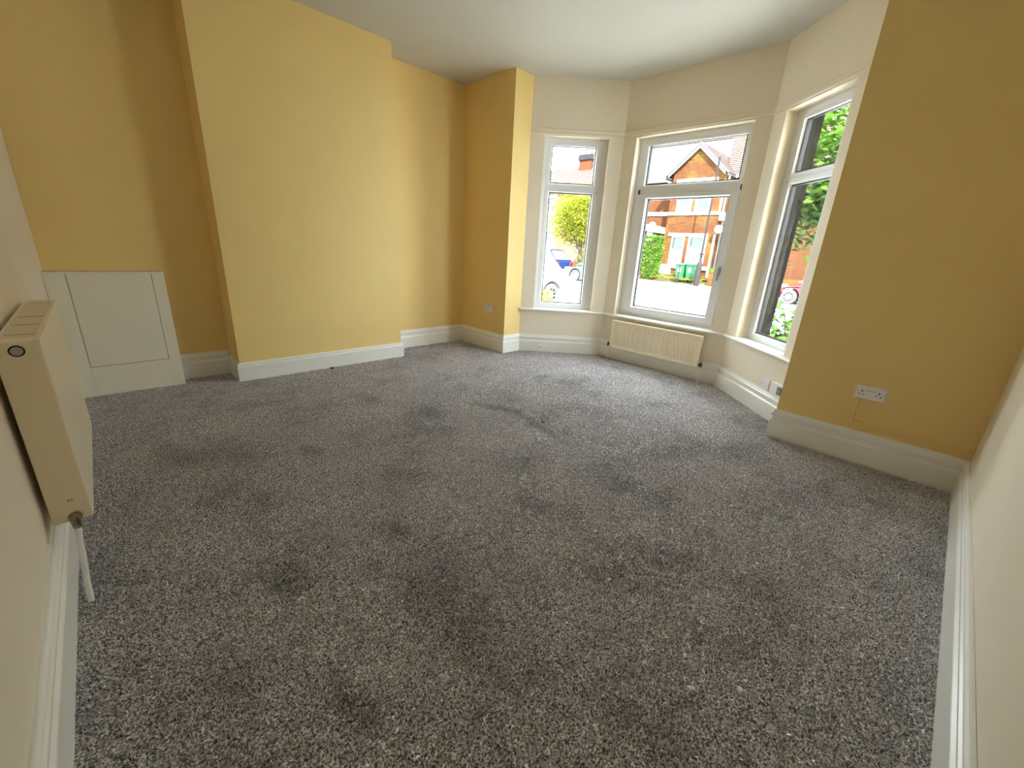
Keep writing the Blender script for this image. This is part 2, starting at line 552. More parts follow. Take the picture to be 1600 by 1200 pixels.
# ceiling and floor slabs
room_poly = [tuple(p) for p in P]
ceil_poly = [(-.2, -.2), (L + RV, -.2), (L + RV, BR), tuple(outc[2][1]), tuple(outc[2][0]), tuple(outc[0][1]), tuple(outc[0][0]), (L + RV, BL), (L + RV, W + .1), (-.2, W + .1)]
struct(MB().prism(ceil_poly, H, H + .25).build('ceiling', M['ceiling']), 'plain off-white ceiling running on into the bay')
floor_o = MB().prism(ceil_poly, -.25, -.004).build('floor', M['scrap'])
struct(floor_o, 'floor under the charcoal carpet')

# ------------------------------------------------------------------ skirting boards, mitred round the room
PROF = [(0, 0), (.022, 0), (.022, .126), (.0205, .131), (.012, .139), (.0105, .144), (.0095, .165), (.020, .1665), (.0205, .179), (.015, .184), (.0135, .192), (.008, .199), (.006, .21), (0, .21)]
PROFC = [(0, 0), (.022, 0), (.022, .124), (.019, .132), (.0135, .137), (.0165, .140), (.0165, .147), (.012, .153), (.006, .1575), (0, .1575)]


def miter(i):
    """room-side offset direction at plan corner i"""
    n0 = perp(P[i - 1], P[i]); n1 = perp(P[i], P[(i + 1) % NP])
    k = 1 + n0.dot(n1)
    return (n0 + n1) / k


def skirt(name, i, prof, label, start=None, end=None):
    j = (i + 1) % NP
    a, b = P[i], P[j]
    ma, mb_ = miter(i), miter(j)
    d = (b - a).normalized(); n = perp(a, b)
    if start is not None:
        a = a + d * start; ma = n
    if end is not None:
        b = P[i] + d * end; mb_ = n
    k = len(prof)
    vs = [(a.x + ma.x * t, a.y + ma.y * t, z) for t, z in prof] + [(b.x + mb_.x * t, b.y + mb_.y * t, z) for t, z in prof]
    fs = [(q, q + 1, k + q + 1, k + q) for q in range(k - 1)] + [tuple(range(k)), tuple(reversed(range(k, 2 * k)))]
    return struct(MB().add(vs, fs).build(name, M['gloss']), label)


skirt('baseboard_left', 0, PROF, 'white moulded skirting along the left wall under the radiator', end=4.354)
skirt('baseboard_alcove_left', 1, PROF, 'white moulded skirting in the left alcove', start=.612)
skirt('baseboard_chimney_left', 2, PROFC, 'white skirting return on the left cheek of the chimney breast')
skirt('baseboard_chimney', 3, PROFC, 'white plain-topped skirting along the chimney breast')
skirt('baseboard_chimney_right', 4, PROFC, 'white skirting return on the right cheek of the chimney breast')
skirt('baseboard_alcove_right', 5, PROF, 'white moulded skirting in the right alcove')
skirt('baseboard_front_left', 6, PROF, 'white moulded skirting on the front wall left of the bay')
skirt('baseboard_reveal_left', 7, PROF, 'short white skirting on the left return into the bay')
skirt('baseboard_bay_left', 8, PROF, 'white moulded skirting under the left bay window')
skirt('baseboard_bay_middle', 9, PROF, 'white moulded skirting behind the bay radiator')
skirt('baseboard_bay_right', 10, PROF, 'white moulded skirting under the right bay window')
skirt('baseboard_reveal_right', 11, PROF, 'short white skirting on the right return out of the bay')
skirt('baseboard_front_right', 12, PROF, 'white moulded skirting under the double socket on the right front wall')
skirt('baseboard_right', 13, PROF, 'white moulded skirting along the right wall close by')

# ------------------------------------------------------------------ rail above the bay windows and the window board
BAYPTS = [Vector((L + RV, BL)), B1, B2, Vector((L + RV, BR))]


def bay_miter(i):
    if i == 0:
        return perp(BAYPTS[0], BAYPTS[1])
    if i == 3:
        return perp(BAYPTS[2], BAYPTS[3])
    n0 = perp(BAYPTS[i - 1], BAYPTS[i]); n1 = perp(BAYPTS[i], BAYPTS[i + 1])
    return (n0 + n1) / (1 + n0.dot(n1))


def bay_sweep(mb, i, prof):
    a, b = BAYPTS[i], BAYPTS[i + 1]
    ma, mb_ = bay_miter(i), bay_miter(i + 1)
    k = len(prof)
    vs = [(a.x + ma.x * t, a.y + ma.y * t, z) for t, z in prof] + [(b.x + mb_.x * t, b.y + mb_.y * t, z) for t, z in prof]
    fs = [(q, (q + 1) % k, k + (q + 1) % k, k + q) for q in range(k)] + [tuple(range(k)), tuple(reversed(range(k, 2 * k)))]
    mb.add(vs, fs)


RAIL = [(0, 2.318), (.014, 2.318), (.016, 2.323), (.014, 2.328), (.011, 2.331), (.011, 2.364), (.006, 2.370), (0, 2.370)]
BOARD = [(0, .493), (.036, .493), (.043, .497), (.046, .505), (.043, .513), (.036, .517), (0, .517)]
for i in range(3):
    mb = MB(); bay_sweep(mb, i, RAIL)
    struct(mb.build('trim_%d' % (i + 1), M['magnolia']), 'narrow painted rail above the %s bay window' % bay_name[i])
# window board: nose all round the bay plus the flat boards in the reveals
mb = MB()
for i in range(3):
    bay_sweep(mb, i, BOARD)
for (a, d, n, u0, u1) in WIN:
    pt = lambda u, w: a + d * u + n * w
    mb.prism([pt(u0, 0), pt(u1, 0), pt(u1, .10), pt(u0, .10)], .5, ZS + .002)
# horn at the left end of the board
a = BAYPTS[0]; n0 = perp(BAYPTS[0], BAYPTS[1]); d0 = (BAYPTS[1] - BAYPTS[0]).normalized()
q = [a - d0 * .012, a + d0 * .01, a + d0 * .01 + n0 * .044, a - d0 * .012 + n0 * .044]
mb.prism(q, .494, .516)
struct(mb.build('trim_7', M['gloss'], bevel=.002), 'white window board with rounded nose running round the whole bay')


# ------------------------------------------------------------------ windows
def make_window(k, seg, glass_u, ztr, lower_u=None, label=''):
    a, d, n, u0, u1 = WIN[seg]
    w = bpy.data.objects.new('window_%d' % k, None)
    C.objects.link(w)
    ang = math.atan2(d.y, d.x)
    w.location = (a.x, a.y, 0)
    w.rotation_euler = (0, 0, ang)
    # local x = u, local y must be outward: check handedness
    sgn = 1 if Vector((-d.y, d.x)).dot(n) > 0 else -1
    Y = lambda v: v * sgn
    struct(w)
    w['label'] = label; w['category'] = 'window'
    z0, z1 = ZS, ZH
    zl1, zu0 = ztr               # top of the lower glass, bottom of the upper glass
    gu0, gu1 = glass_u
    lo = lower_u or glass_u
    zb = .583 if lower_u is None else .627
    fr = MB()
    fr.ring(u0, u1, z0, z1, .052, Y(.10), Y(.165))
    fr.box((u0 + .05, Y(.10), zl1 + .035), (u1 - .05, Y(.165), zu0 - .035))
    fr.build('frame', M['upvc'], w, bevel=.003)
    # fanlight sash
    sa = MB()
    ou0, ou1, oz0, oz1 = u0 + .045, u1 - .045, zu0 - .04, z1 - .045
    sa.ring(ou0, ou1, oz0, oz1, (gu0 - ou0 - .01, ou1 - gu1 - .01, .03, oz1 - 2.233), Y(.096), Y(.16))
    so = sa.build('fanlight_sash', M['upvc'], w, bevel=.003)
    MB().slopering(gu0 - .012, gu1 + .012, zu0 - .012, 2.235 + .010, .012, Y(.097), Y(.122)).build('glazing_bead', M['upvc'], so)
    MB().ring(gu0 - .004, gu1 + .004, zu0 - .004, 2.239, .010, Y(.118), Y(.150)).build('gasket', M['dark'], so)
    MB().box((gu0, Y(.126), zu0), (gu1, Y(.132), 2.235)).build('pane', M['glass'], so)
    # lower light
    sb = MB()
    lu0, lu1 = lo
    bu0, bu1, bz0, bz1 = u0 + .045, u1 - .045, z0 + .045, zl1 + .045
    pr = .096 if lower_u is None else .082
    sb.ring(bu0, bu1, bz0, bz1, (lu0 - bu0 - .01, bu1 - lu1 - .01, zb - bz0 - .01, .035), Y(pr), Y(.16))
    sbo = sb.build('casement_sash', M['upvc'], w, bevel=.004)
    MB().slopering(lu0 - .012, lu1 + .012, zb - .012, zl1 + .012, .012, Y(pr + .001), Y(.122)).build('glazing_bead', M['upvc'], sbo)
    MB().ring(lu0 - .004, lu1 + .004, zb - .004, zl1 + .004, .010, Y(.118), Y(.150)).build('gasket', M['dark'], sbo)
    MB().box((lu0, Y(.126), zb), (lu1, Y(.132), zl1)).build('pane', M['glass'], sbo)
    # outside sill
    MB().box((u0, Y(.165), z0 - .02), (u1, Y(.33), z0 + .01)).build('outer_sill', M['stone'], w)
    return w, Y


w1, Y1 = make_window(1, 0, (.243, .708), (1.777, 1.873), None, 'narrow white framed window in the left side of the bay')
w2, Y2 = make_window(2, 1, (.250, 1.170), (1.733, 1.872), (.302, 1.122), 'wide white framed window in the middle of the bay')
w3, Y3 = make_window(3, 2, (.262, .688), (1.772, 1.862), None, 'narrow white framed window in the right side of the bay against trees')
# casement handle on the middle window, right stile
hd = MB()
hd.box((1.166, Y2(.070), 1.035), (1.190, Y2(.084), 1.115))
hd.lathe([(.009, 0), (.009, .022)], (1.178, Y2(.07), 1.095), (0, -Y2(1), 0), 12)
hd.box((1.169, Y2(.046), .985), (1.187, Y2(.058), 1.105))
hd.build('casement_handle', M['grey'], w2, bevel=.003)
for u, nm in ((.20, 'bracket'), (1.215, 'bracket')):
    bk = MB()
    bk.box((u - .006, Y2(.085), 1.780), (u + .006, Y2(.100), 1.826))
    bk.box((u - .003, Y2(.072), 1.790), (u + .008, Y2(.088), 1.810))
    bk.build('blind_bracket', M['darkmetal'], w2, bevel=.001)
MB().lathe([(.007, 0), (.006, .004)], (.76, Y1(.0965), 1.80), (0, -Y1(1), 0), 10).build('screw_cap', M['cap'], w1)
MB().lathe([(.007, 0), (.006, .004)], (.215, Y3(.0965), 1.80), (0, -Y3(1), 0), 10).build('screw_cap', M['cap'], w3)

# light portals: sampling aids lying in the three window openings
for i, (a, d, n, u0, u1) in enumerate(WIN):
    ld = bpy.data.lights.new('window_daylight', 'AREA')
    ld.shape = 'RECTANGLE'; ld.size = u1 - u0; ld.size_y = ZH - ZS
    ld.cycles.is_portal = True
    lo = bpy.data.objects.new('window_daylight', ld)
    C.objects.link(lo)
    c = a + d * ((u0 + u1) / 2) + n * .20
    lo.location = (c.x, c.y, (ZS + ZH) / 2)
    lo.rotation_euler = Vector((-n.x, -n.y, 0)).to_track_quat('-Z', 'Z').to_euler()

# ================================================================== CARPET
def px_floor(px, py, z=0.0):
    dd = Fv + Rv * ((px - 800) / 647.5053) - Uv * ((py - 600) / 647.5053)
    t = (z - 1.2) / dd.z
    return (0.2354 + dd.x * t, 0.3502 + dd.y * t)


def mark(x0, y0, x1, y1, wd, dp):
    """a trodden mark between two floor points given by where the photograph shows them"""
    a = px_floor(x0, y0); b = px_floor(x1, y1)
    cx, cy = (a[0] + b[0]) / 2, (a[1] + b[1]) / 2
    CARPET_MARKS.append((cx, cy, max(.05, math.dist(a, b) / 2 + wd * .5), wd, math.atan2(b[1] - a[1], b[0] - a[0]), dp))


mark(500, 1050, 610, 1160, .05, .45)
mark(425, 890, 470, 920, .09, .40)
mark(660, 635, 690, 655, .09, .40)
mark(725, 628, 830, 650, .06, .40)
mark(800, 640, 885, 695, .05, .42)
mark(600, 820, 640, 840, .07, .35)
mark(470, 700, 500, 712, .07, .3)
mark(810, 775, 845, 800, .09, .3)
mark(350, 640, 470, 625, .10, .25)
mark(240, 700, 330, 730, .12, .25)
mark(700, 990, 760, 1010, .10, .25)

M['carpet'] = carpet_mat()
inset = .010
cp = []
for i in range(NP):
    m_ = miter(i)
    cp.append(P[i] + m_ * inset)
car = MB().add([(p.x, p.y, 0) for p in cp], [tuple(reversed(range(NP)))])
carpet = car.build('carpet', M['carpet'])
bmc = bmesh.new(); bmc.from_mesh(carpet.data); bmesh.ops.triangulate(bmc, faces=bmc.faces[:])
for f in bmc.faces:
    if f.normal.z < 0:
        f.normal_flip()
bmc.to_mesh(carpet.data); bmc.free()
tag(carpet, 'charcoal grey twist pile carpet covering the whole floor', 'carpet', kind='stuff')

gn = bpy.data.node_groups.new('carpet_pile', 'GeometryNodeTree')
gn.interface.new_socket('Geometry', in_out='INPUT', socket_type='NodeSocketGeometry')
gn.interface.new_socket('Geometry', in_out='OUTPUT', socket_type='NodeSocketGeometry')
gi = gn.nodes.new('NodeGroupInput'); go = gn.nodes.new('NodeGroupOutput')
lk = gn.links.new
# one clump of tufts
grid = gn.nodes.new('GeometryNodeMeshGrid')
for k_, v_ in (('Size X', .04), ('Size Y', .04), ('Vertices X', 2), ('Vertices Y', 2)):
    grid.inputs[k_].default_value = v_
dp1 = gn.nodes.new('GeometryNodeDistributePointsOnFaces')
dp1.inputs['Density'].default_value = 24000.0
lk(grid.outputs['Mesh'], dp1.inputs['Mesh'])
cone = gn.nodes.new('GeometryNodeMeshCone')
cone.fill_type = 'NONE'
for k_, v_ in (('Vertices', 3), ('Radius Top', .0005), ('Radius Bottom', .0031), ('Depth', .0120)):
    cone.inputs[k_].default_value = v_
rr = gn.nodes.new('FunctionNodeRandomValue'); rr.data_type = 'FLOAT_VECTOR'
rr.inputs[0].default_value = (-1.4, -1.4, 0); rr.inputs[1].default_value = (1.4, 1.4, 6.28)
iop1 = gn.nodes.new('GeometryNodeInstanceOnPoints')
lk(dp1.outputs['Points'], iop1.inputs['Points']); lk(cone.outputs['Mesh'], iop1.inputs['Instance'])
try:
    e2r = gn.nodes.new('FunctionNodeEulerToRotation')
    lk(rr.outputs[0], e2r.inputs[0]); lk(e2r.outputs[0], iop1.inputs['Rotation'])
except Exception:
    lk(rr.outputs[0], iop1.inputs['Rotation'])
real = gn.nodes.new('GeometryNodeRealizeInstances')
lk(iop1.outputs[0], real.inputs[0])
setm = gn.nodes.new('GeometryNodeSetMaterial')
setm.inputs['Material'].default_value = M['carpet']
lk(real.outputs[0], setm.inputs[0])
# clumps over the floor, leaning this way and that in broad patches
dp2 = gn.nodes.new('GeometryNodeDistributePointsOnFaces')
dp2.distribute_method = 'POISSON'
dp2.inputs['Distance Min'].default_value = .019
dp2.inputs['Density Max'].default_value = 14000.0
lk(gi.outputs[0], dp2.inputs['Mesh'])
posn = gn.nodes.new('GeometryNodeInputPosition')
nz = gn.nodes.new('ShaderNodeTexNoise')
nz.inputs['Scale'].default_value = 2.2; nz.inputs['Detail'].default_value = 3.0
lk(posn.outputs[0], nz.inputs['Vector'])
sub = gn.nodes.new('ShaderNodeVectorMath'); sub.operation = 'SUBTRACT'; sub.inputs[1].default_value = (.5, .5, .5)
lk(nz.outputs['Color'], sub.inputs[0])
mu = gn.nodes.new('ShaderNodeVectorMath'); mu.operation = 'MULTIPLY'; mu.inputs[1].default_value = (2.0, 2.0, 0)
lk(sub.outputs[0], mu.inputs[0])
rz = gn.nodes.new('FunctionNodeRandomValue'); rz.data_type = 'FLOAT_VECTOR'
rz.inputs[0].default_value = (-.12, -.12, 0); rz.inputs[1].default_value = (.12, .12, 6.28)
ad = gn.nodes.new('ShaderNodeVectorMath'); ad.operation = 'ADD'
lk(mu.outputs[0], ad.inputs[0]); lk(rz.outputs[0], ad.inputs[1])
iop2 = gn.nodes.new('GeometryNodeInstanceOnPoints')
lk(dp2.outputs['Points'], iop2.inputs['Points']); lk(setm.outputs[0], iop2.inputs['Instance'])
try:
    e2 = gn.nodes.new('FunctionNodeEulerToRotation')
    lk(rz.outputs[0], e2.inputs[0]); lk(e2.outputs[0], iop2.inputs['Rotation'])
except Exception:
    lk(rz.outputs[0], iop2.inputs['Rotation'])
jg = gn.nodes.new('GeometryNodeJoinGeometry')
lk(iop2.outputs[0], jg.inputs[0]); lk(gi.outputs[0], jg.inputs[0])
lk(jg.outputs[0], go.inputs[0])
md = carpet.modifiers.new('pile', 'NODES'); md.node_group = gn

# ================================================================== MEASURED FITTINGS
XW = lambda y: -0.0091 * (W - y)       # the left wall is a hair out of square


def round_poly(x0, x1, z0, z1, r, n=4):
    pts = []
    for cx, cz, a0 in ((x1 - r, z1 - r, 0), (x0 + r, z1 - r, 90), (x0 + r, z0 + r, 180), (x1 - r, z0 + r, 270)):
        for k in range(n + 1):
            t = math.radians(a0 + 90 * k / n)
            pts.append((cx + r * math.cos(t), cz + r * math.sin(t)))
    return pts


# ------------------------------------------------------------------ tall radiator on the left wall
RY0, RY1, RZ0, RZ1 = 2.151, 3.076, 0.264, 0.865
RXB, RXF = .014, .106
xw = XW((RY0 + RY1) / 2)
rad = thing('radiator', 'tall flat cream panel radiator on the left wall', 'radiator', (xw, RY0, RZ0), math.atan(-0.0091) * -1 * -1)
LY, LZ = RY1 - RY0, RZ1 - RZ0
mb = MB()
# front panel with pressed, slightly rounded border
n_ = 6
prof = [(0, RXF - .012), (.012, RXF - .003), (.03, RXF)]
mb.extrude([(0, 0), (LY, 0), (LY, LZ - .0065), (0, LZ - .0065)], lambda u, v, dd: (dd, u, v), RXF - .010, RXF)
mb.build('front_panel', M['rad'], rad, bevel=.004)
mb = MB()
mb.extrude(round_poly(.006, LY - .006, .004, LZ - .02, .012), lambda u, v, dd: (dd, u, v), RXB, RXB + .010)
mb.build('rear_panel', M['rad'], rad, bevel=.003)
for k, y in enumerate((0.0, LY - .004)):
    MB().box((RXB - .002, y - .0005, 0), (RXF - .006, y + .004, LZ - .003)).build('side_cover', M['radend'], rad, bevel=.0015)
g = MB()
g.box((RXB, .0, LZ - .006), (RXB + .008, LY, LZ)); g.box((RXF - .012, 0, LZ - .006), (RXF, LY, LZ))
g.box((RXB + .008, 0, LZ - .006), (RXF - .012, .072, LZ - .0005)); g.box((RXB + .008, LY - .072, LZ - .006), (RXF - .012, LY, LZ - .0005))
y = .085
while y < LY - .085:
    g.box((RXB + .008, y, LZ - .006), (RXF - .012, y + .012, LZ - .001)); y += .019
g.build('top_grille', M['radend'], rad, bevel=.001)
for y, wd in ((.115, .0022), (LY - .018, .003), (.30, .0012), (.47, .0012)):
    MB().box((RXB + .014, y, LZ - .004), (RXF - .016, y + wd, LZ - .0002)).build('grille_slot', M['slot'], rad)
f = MB()
for k in range(22):
    y = .05 + k * (LY - .1) / 21
    f.box((RXB + .010, y - .001, .03), (RXF - .010, y + .001, LZ - .03))
f.build('convector_fins', M['radend'], rad)
# end plug, mark, valve, pipe
MB().lathe([(.0165, 0), (.0165, .002), (.0145, .0022)], (.0565, 0, .5745), (0, -1, 0), 24).build('plug_ring', M['dark'], rad)
pc = MB().lathe([(.0128, 0), (.0128, .004), (.011, .0055), (.006, .005)], (.0565, -.001, .5745), (0, -1, 0), 24).build('plug_cap', M['cap'], rad, smooth=True)
MB().box((.058, -.0006, .072), (.070, .001, .0735)).box((.058, -.0006, .0785), (.070, .001, .080)).box((.058, -.0006, .072), (.0595, .001, .080)).box((.0685, -.0006, .0755), (.070, .001, .080)).build('maker_mark', M['slot'], rad)
va = MB()
va.lathe([(.0165, 0), (.0165, .004), (.013, .006), (.013, .016), (.010, .018)], (.064, 0, .014), (0, -1, 0), 18)
va.lathe([(.011, -.012), (.0125, -.010), (.0125, .008), (.010, .012), (.010, .022), (.006, .024)], (.064, -.020, .008), (0, -.35, 1), 14)
va.lathe([(.0115, 0), (.0115, .012), (.009, .014)], (.064, -.020, -.004), (0, 0, -1), 6)
va.build('lockshield_valve', M['metal'], rad, smooth=True)
pp = MB().tube([(.064, -.020, -.012), (.0635, -.022, -.03), (.060, -.030, -.06), (.058, -.045, -.11), (.052, -.078, -.19), (.049, -.095, -.258)], [.0075, .0085, .0085, .0085, .0085, .0085], 12)
pp.build('valve_pipe', M['plastic'], rad, smooth=True)
for y in (.15, LY - .15):
    MB().box((.0, y - .015, .05), (RXB + .002, y + .015, LZ - .08)).build('wall_bracket', M['radend'], rad)
# ------------------------------------------------------------------ low radiator in the bay
a, b = SEG[1]; d = (b - a).normalized(); n = outn[1]
rad2 = thing('radiator', 'low fluted cream radiator under the middle bay window', 'radiator', (a.x, a.y, .157), math.atan2(d.y, d.x))
s2 = 1 if Vector((-d.y, d.x)).dot(n) > 0 else -1
YY = lambda v: v * s2
U0_, U1_, HH = .193, 1.212, .303
mb = MB()
# pressed panel: flat border, vertical flutes
nfl = 30
us = [U0_ + .035 + (U1_ - U0_ - .07) * k / (nfl * 6) for k in range(nfl * 6 + 1)]
dep = lambda k: -.088 + .009 * max(0, min(1, .5 - .9 * math.cos(2 * PI * k / 6)))
rows = [(.0, 0), (.028, 0), (.045, 1), (HH - .045, 1), (HH - .028, 0), (HH, 0)]
cols = [U0_] + us + [U1_]
vs = []
for z, kf in rows:
    for ci, u in enumerate(cols):
        dd = -.088
        if kf and 0 < ci < len(cols) - 1:
            dd = dep(ci - 1)
        vs.append((u, YY(dd), z))
nc = len(cols)
fs = [(r * nc + c, r * nc + c + 1, (r + 1) * nc + c + 1, (r + 1) * nc + c) for r in range(len(rows) - 1) for c in range(nc - 1)]
mb.add(vs, fs)
mb.box((U0_, YY(-.078), 0), (U1_, YY(-.070), HH))
mb.box((U0_, YY(-.088), 0), (U0_ + .004, YY(-.070), HH)); mb.box((U1_ - .004, YY(-.088), 0), (U1_, YY(-.070), HH))
mb.build('front_panel', M['rad'], rad2)
MB().box((U0_ - .001, YY(-.092), HH - .004), (U1_ + .001, YY(-.066), HH + .004)).build('top_rail', M['rad'], rad2, bevel=.003)
MB().box((U0_ - .001, YY(-.091), -.004), (U1_ + .001, YY(-.067), .004)).build('bottom_rail', M['rad'], rad2, bevel=.003)
MB().box((U1_ - .02, YY(-.092), .0), (U1_ + .002, YY(-.064), HH)).build('side_edge', M['rad'], rad2, bevel=.004)
MB().box((U0_ - .002, YY(-.092), .0), (U0_ + .014, YY(-.064), HH)).build('side_edge', M['rad'], rad2, bevel=.004)
for u in (.38, 1.02):
    MB().box((u - .02, YY(-.070), .03), (u + .02, YY(.0), HH - .03)).build('wall_bracket', M['rad'], rad2)
for u, sg, nm in ((U0_, -1, 'left'), (U1_, 1, 'right')):
    v_ = MB()
    v_.lathe([(.010, 0), (.013, .004), (.013, .018), (.010, .03)], (u, YY(-.075), .022), (sg, 0, 0), 12)
    v_.lathe([(.010, -.020), (.013, -.014), (.013, .014), (.010, .024), (.006, .026)], (u + sg * .026, YY(-.075), .022), (0, 0, 1), 12)
    if sg > 0:
        v_.lathe([(.011, 0), (.014, .004), (.014, .02), (.01, .024)], (u + sg * .026, YY(-.075), .022), (.0, -YY(1), 0), 12)
    v_.build('valve', M['darkmetal'], rad2, smooth=True)
    MB().tube([(u + sg * .026, YY(-.075), .004), (u + sg * .026, YY(-.072), -.15)], .0078, 10).build('feed_pipe', M['plastic'], rad2, smooth=True)

# ------------------------------------------------------------------ boxed-in meter cupboard in the left alcove
cb = thing('meter_cupboard', 'off-white boxed-in cupboard with flush door in the left alcove', 'cupboard', (0, W, 0))
DP, CW, CH = .145, .609, .877
mb = MB()
mb.box((-.001, -DP, 0), (.1015, -DP + .018, CH))
mb.box((.5385, -DP, 0), (CW, -DP + .018, CH))
mb.box((.1015, -DP, 0), (.5385, -DP + .018, .2215))
mb.box((CW - .018, -DP + .018, 0), (CW, -.001, CH))
mb.box((-.001, -DP + .018, CH - .018), (CW - .018, -.001, CH))
mb.build('carcass', M['cup'], cb, bevel=.0015)
do = MB().box((.1045, -DP - .001, .2250), (.5355, -DP + .0165, CH - .001)).build('door', M['cup'], cb, bevel=.001)
MB().box((.1, -DP + .02, .21), (.54, -DP + .03, CH - .02)).build('shadow_back', M['slot'], cb)


# ------------------------------------------------------------------ sockets
def socket_double(name, label, loc, rotz, group=None):
    """faceplate in local x/z, sticking out towards local -y"""
    t = thing(name, label, 'socket', loc, rotz, group)
    fp = MB().extrude(round_poly(-.073, .073, -.043, .043, .005), lambda u, v, dd: (u, dd, v), 0, -.009)
    fp.build('faceplate', M['plastic'], t, bevel=.002)
    for s in (-1, 1):
        cx = s * .041
        sl = MB()
        sl.box((cx - .0028, -.0094, .000), (cx + .0028, -.0085, .012))
        sl.box((cx - .0145, -.0094, -.0160), (cx - .0068, -.0085, -.0110))
        sl.box((cx + .0068, -.0094, -.0160), (cx + .0145, -.0085, -.0110))
        sl.build('pin_slots', M['slot'], t)
        MB().box((s * .0125 - .0085, -.013, .012), (s * .0125 + .0085, -.0085, .031)).build('rocker_switch', M['plastic'], t, bevel=.002)
        MB().lathe([(.0032, 0), (.0032, .0005)], (s * .0625, -.009, .004), (0, -1, 0), 10).build('screw', M['grey'], t)
    MB().box((-.022, -.0094, .0095), (.022, -.0085, .0108)).build('switch_recess', M['slot'], t)
    return t


# front wall faces -x: local -y must point to -x  => rotate by -90 degrees
socket_double('double_socket', 'white double socket low on the right front wall', (L, .4985, .385 * 1.2), -PI / 2)
socket_double('double_socket', 'white double socket on the narrow front wall left of the bay', (L, 4.034, .492), -PI / 2)

# painted mini-trunking from the right-hand socket
tk = thing('cable_trunking', 'yellow painted mini trunking dropping from the right front socket to the corner', 'trunking', (L, .53, .265))
MB().box((-.018, .007, .012), (0, .026, .152)).build('vertical_run', M['yellow'], tk, bevel=.0015)
MB().box((-.018, -.527, -.009), (0, .006, .008)).build('horizontal_run', M['yellow'], tk, bevel=.0015)
MB().box((-.0195, .004, -.011), (0, .028, .014)).build('elbow', M['yellow'], tk, bevel=.0015)

# plates on the right bay wall, just over the skirting
a, b = SEG[2]; d = (b - a).normalized(); n = outn[2]
ang = math.atan2(d.y, d.x)
rot = ang if Vector((-d.y, d.x)).dot(n) > 0 else ang + PI
sx = 1 if rot == ang else -1


def onbay(u, z):
    q = a + d * u
    return (q.x, q.y, z)


bp_ = thing('blank_plate', 'square white blanking plate above the skirting under the right bay window', 'plate', onbay(.735, .258), rot)
MB().extrude(round_poly(-.044, .044, -.044, .044, .005), lambda u, v, dd: (u, dd, v), 0, -.010).build('faceplate', M['plastic'], bp_, bevel=.002)
for s in (-1, 1):
    MB().lathe([(.003, 0), (.003, .0008)], (s * .030, -.0100, 0), (0, -1, 0), 10).build('screw', M['grey'], bp_)
sb_ = thing('surface_switch_box', 'deep white surface box with black framed window beside the blanking plate', 'switch', onbay(.905, .264), rot)
MB().extrude(round_poly(-.078, .078, -.047, .047, .008), lambda u, v, dd: (u, dd, v), 0, -.030).build('back_box', M['plastic'], sb_, bevel=.003)
MB().extrude(round_poly(.020 * sx - .024 + (.012 * sx), .020 * sx + .024 + (.012 * sx), -.028, .028, .004), lambda u, v, dd: (u, dd, v), -.028, -.0315).build('black_frame', M['dark'], sb_)
MB().extrude(round_poly(.032 * sx - .017, .032 * sx + .017, -.021, .021, .003), lambda u, v, dd: (u, dd, v), -.0312, -.0325).build('grey_window', M['screen'], sb_)

# little stub on the skirting below the left window
a, b = SEG[0]; d = (b - a).normalized(); n = outn[0]
q = a + d * .265 - n * .022
stb = thing('pipe_stub', 'tiny capped white stub on the skirting under the left bay window', 'fitting', (q.x, q.y, .080))
MB().lathe([(.010, 0), (.012, .002), (.012, .012), (.009, .016)], (0, 0, 0), (-n.x, -n.y, 0), 12).build('cap', M['plastic'], stb, smooth=True)
MB().box((-.007, -.007, -.022), (.005, .005, -.008)).build('clip', M['cap'], stb, bevel=.002)


# ================================================================== BITS ON THE CARPET
def fluff(seed, r, flat=.5):
    rg = random.Random(seed)
    bm = bmesh.new()
    bmesh.ops.create_icosphere(bm, subdivisions=1, radius=1)
    for v in bm.verts:
        v.co *= r * (0.55 + .9 * rg.random())
        v.co.z *= flat
    me = bpy.data.meshes.new('fluff'); bm.to_mesh(me); bm.free()
    return me


def place_bit(name, px, py, r, mat, label, cat, group, elong=1.0):
    me = fluff(int(px * 7 + py), r)
    me.materials.append(mat)
    o = bpy.data.objects.new(name, me); C.objects.link(o)
    x, y = px_floor(px, py, .016)
    o.location = (x, y, .0165)
    o.rotation_euler = (0, 0, random.uniform(0, 6.28)); o.scale = (elong, 1, 1)
    tag(o, label, cat, group)
    return o


# ================================================================== STREET OUTSIDE
def plane_poly(name, pts, mat, label, th=.12):
    zs = pts
    n_ = len(pts)
    vs = [(p[0], p[1], p[2]) for p in pts] + [(p[0], p[1], p[2] - th) for p in pts]
    fs = [tuple(range(n_)), tuple(reversed(range(n_, 2 * n_)))] + [((i + 1) % n_, i, n_ + i, n_ + (i + 1) % n_) for i in range(n_)]
    return struct(MB().add(vs, fs).build(name, mat), label)


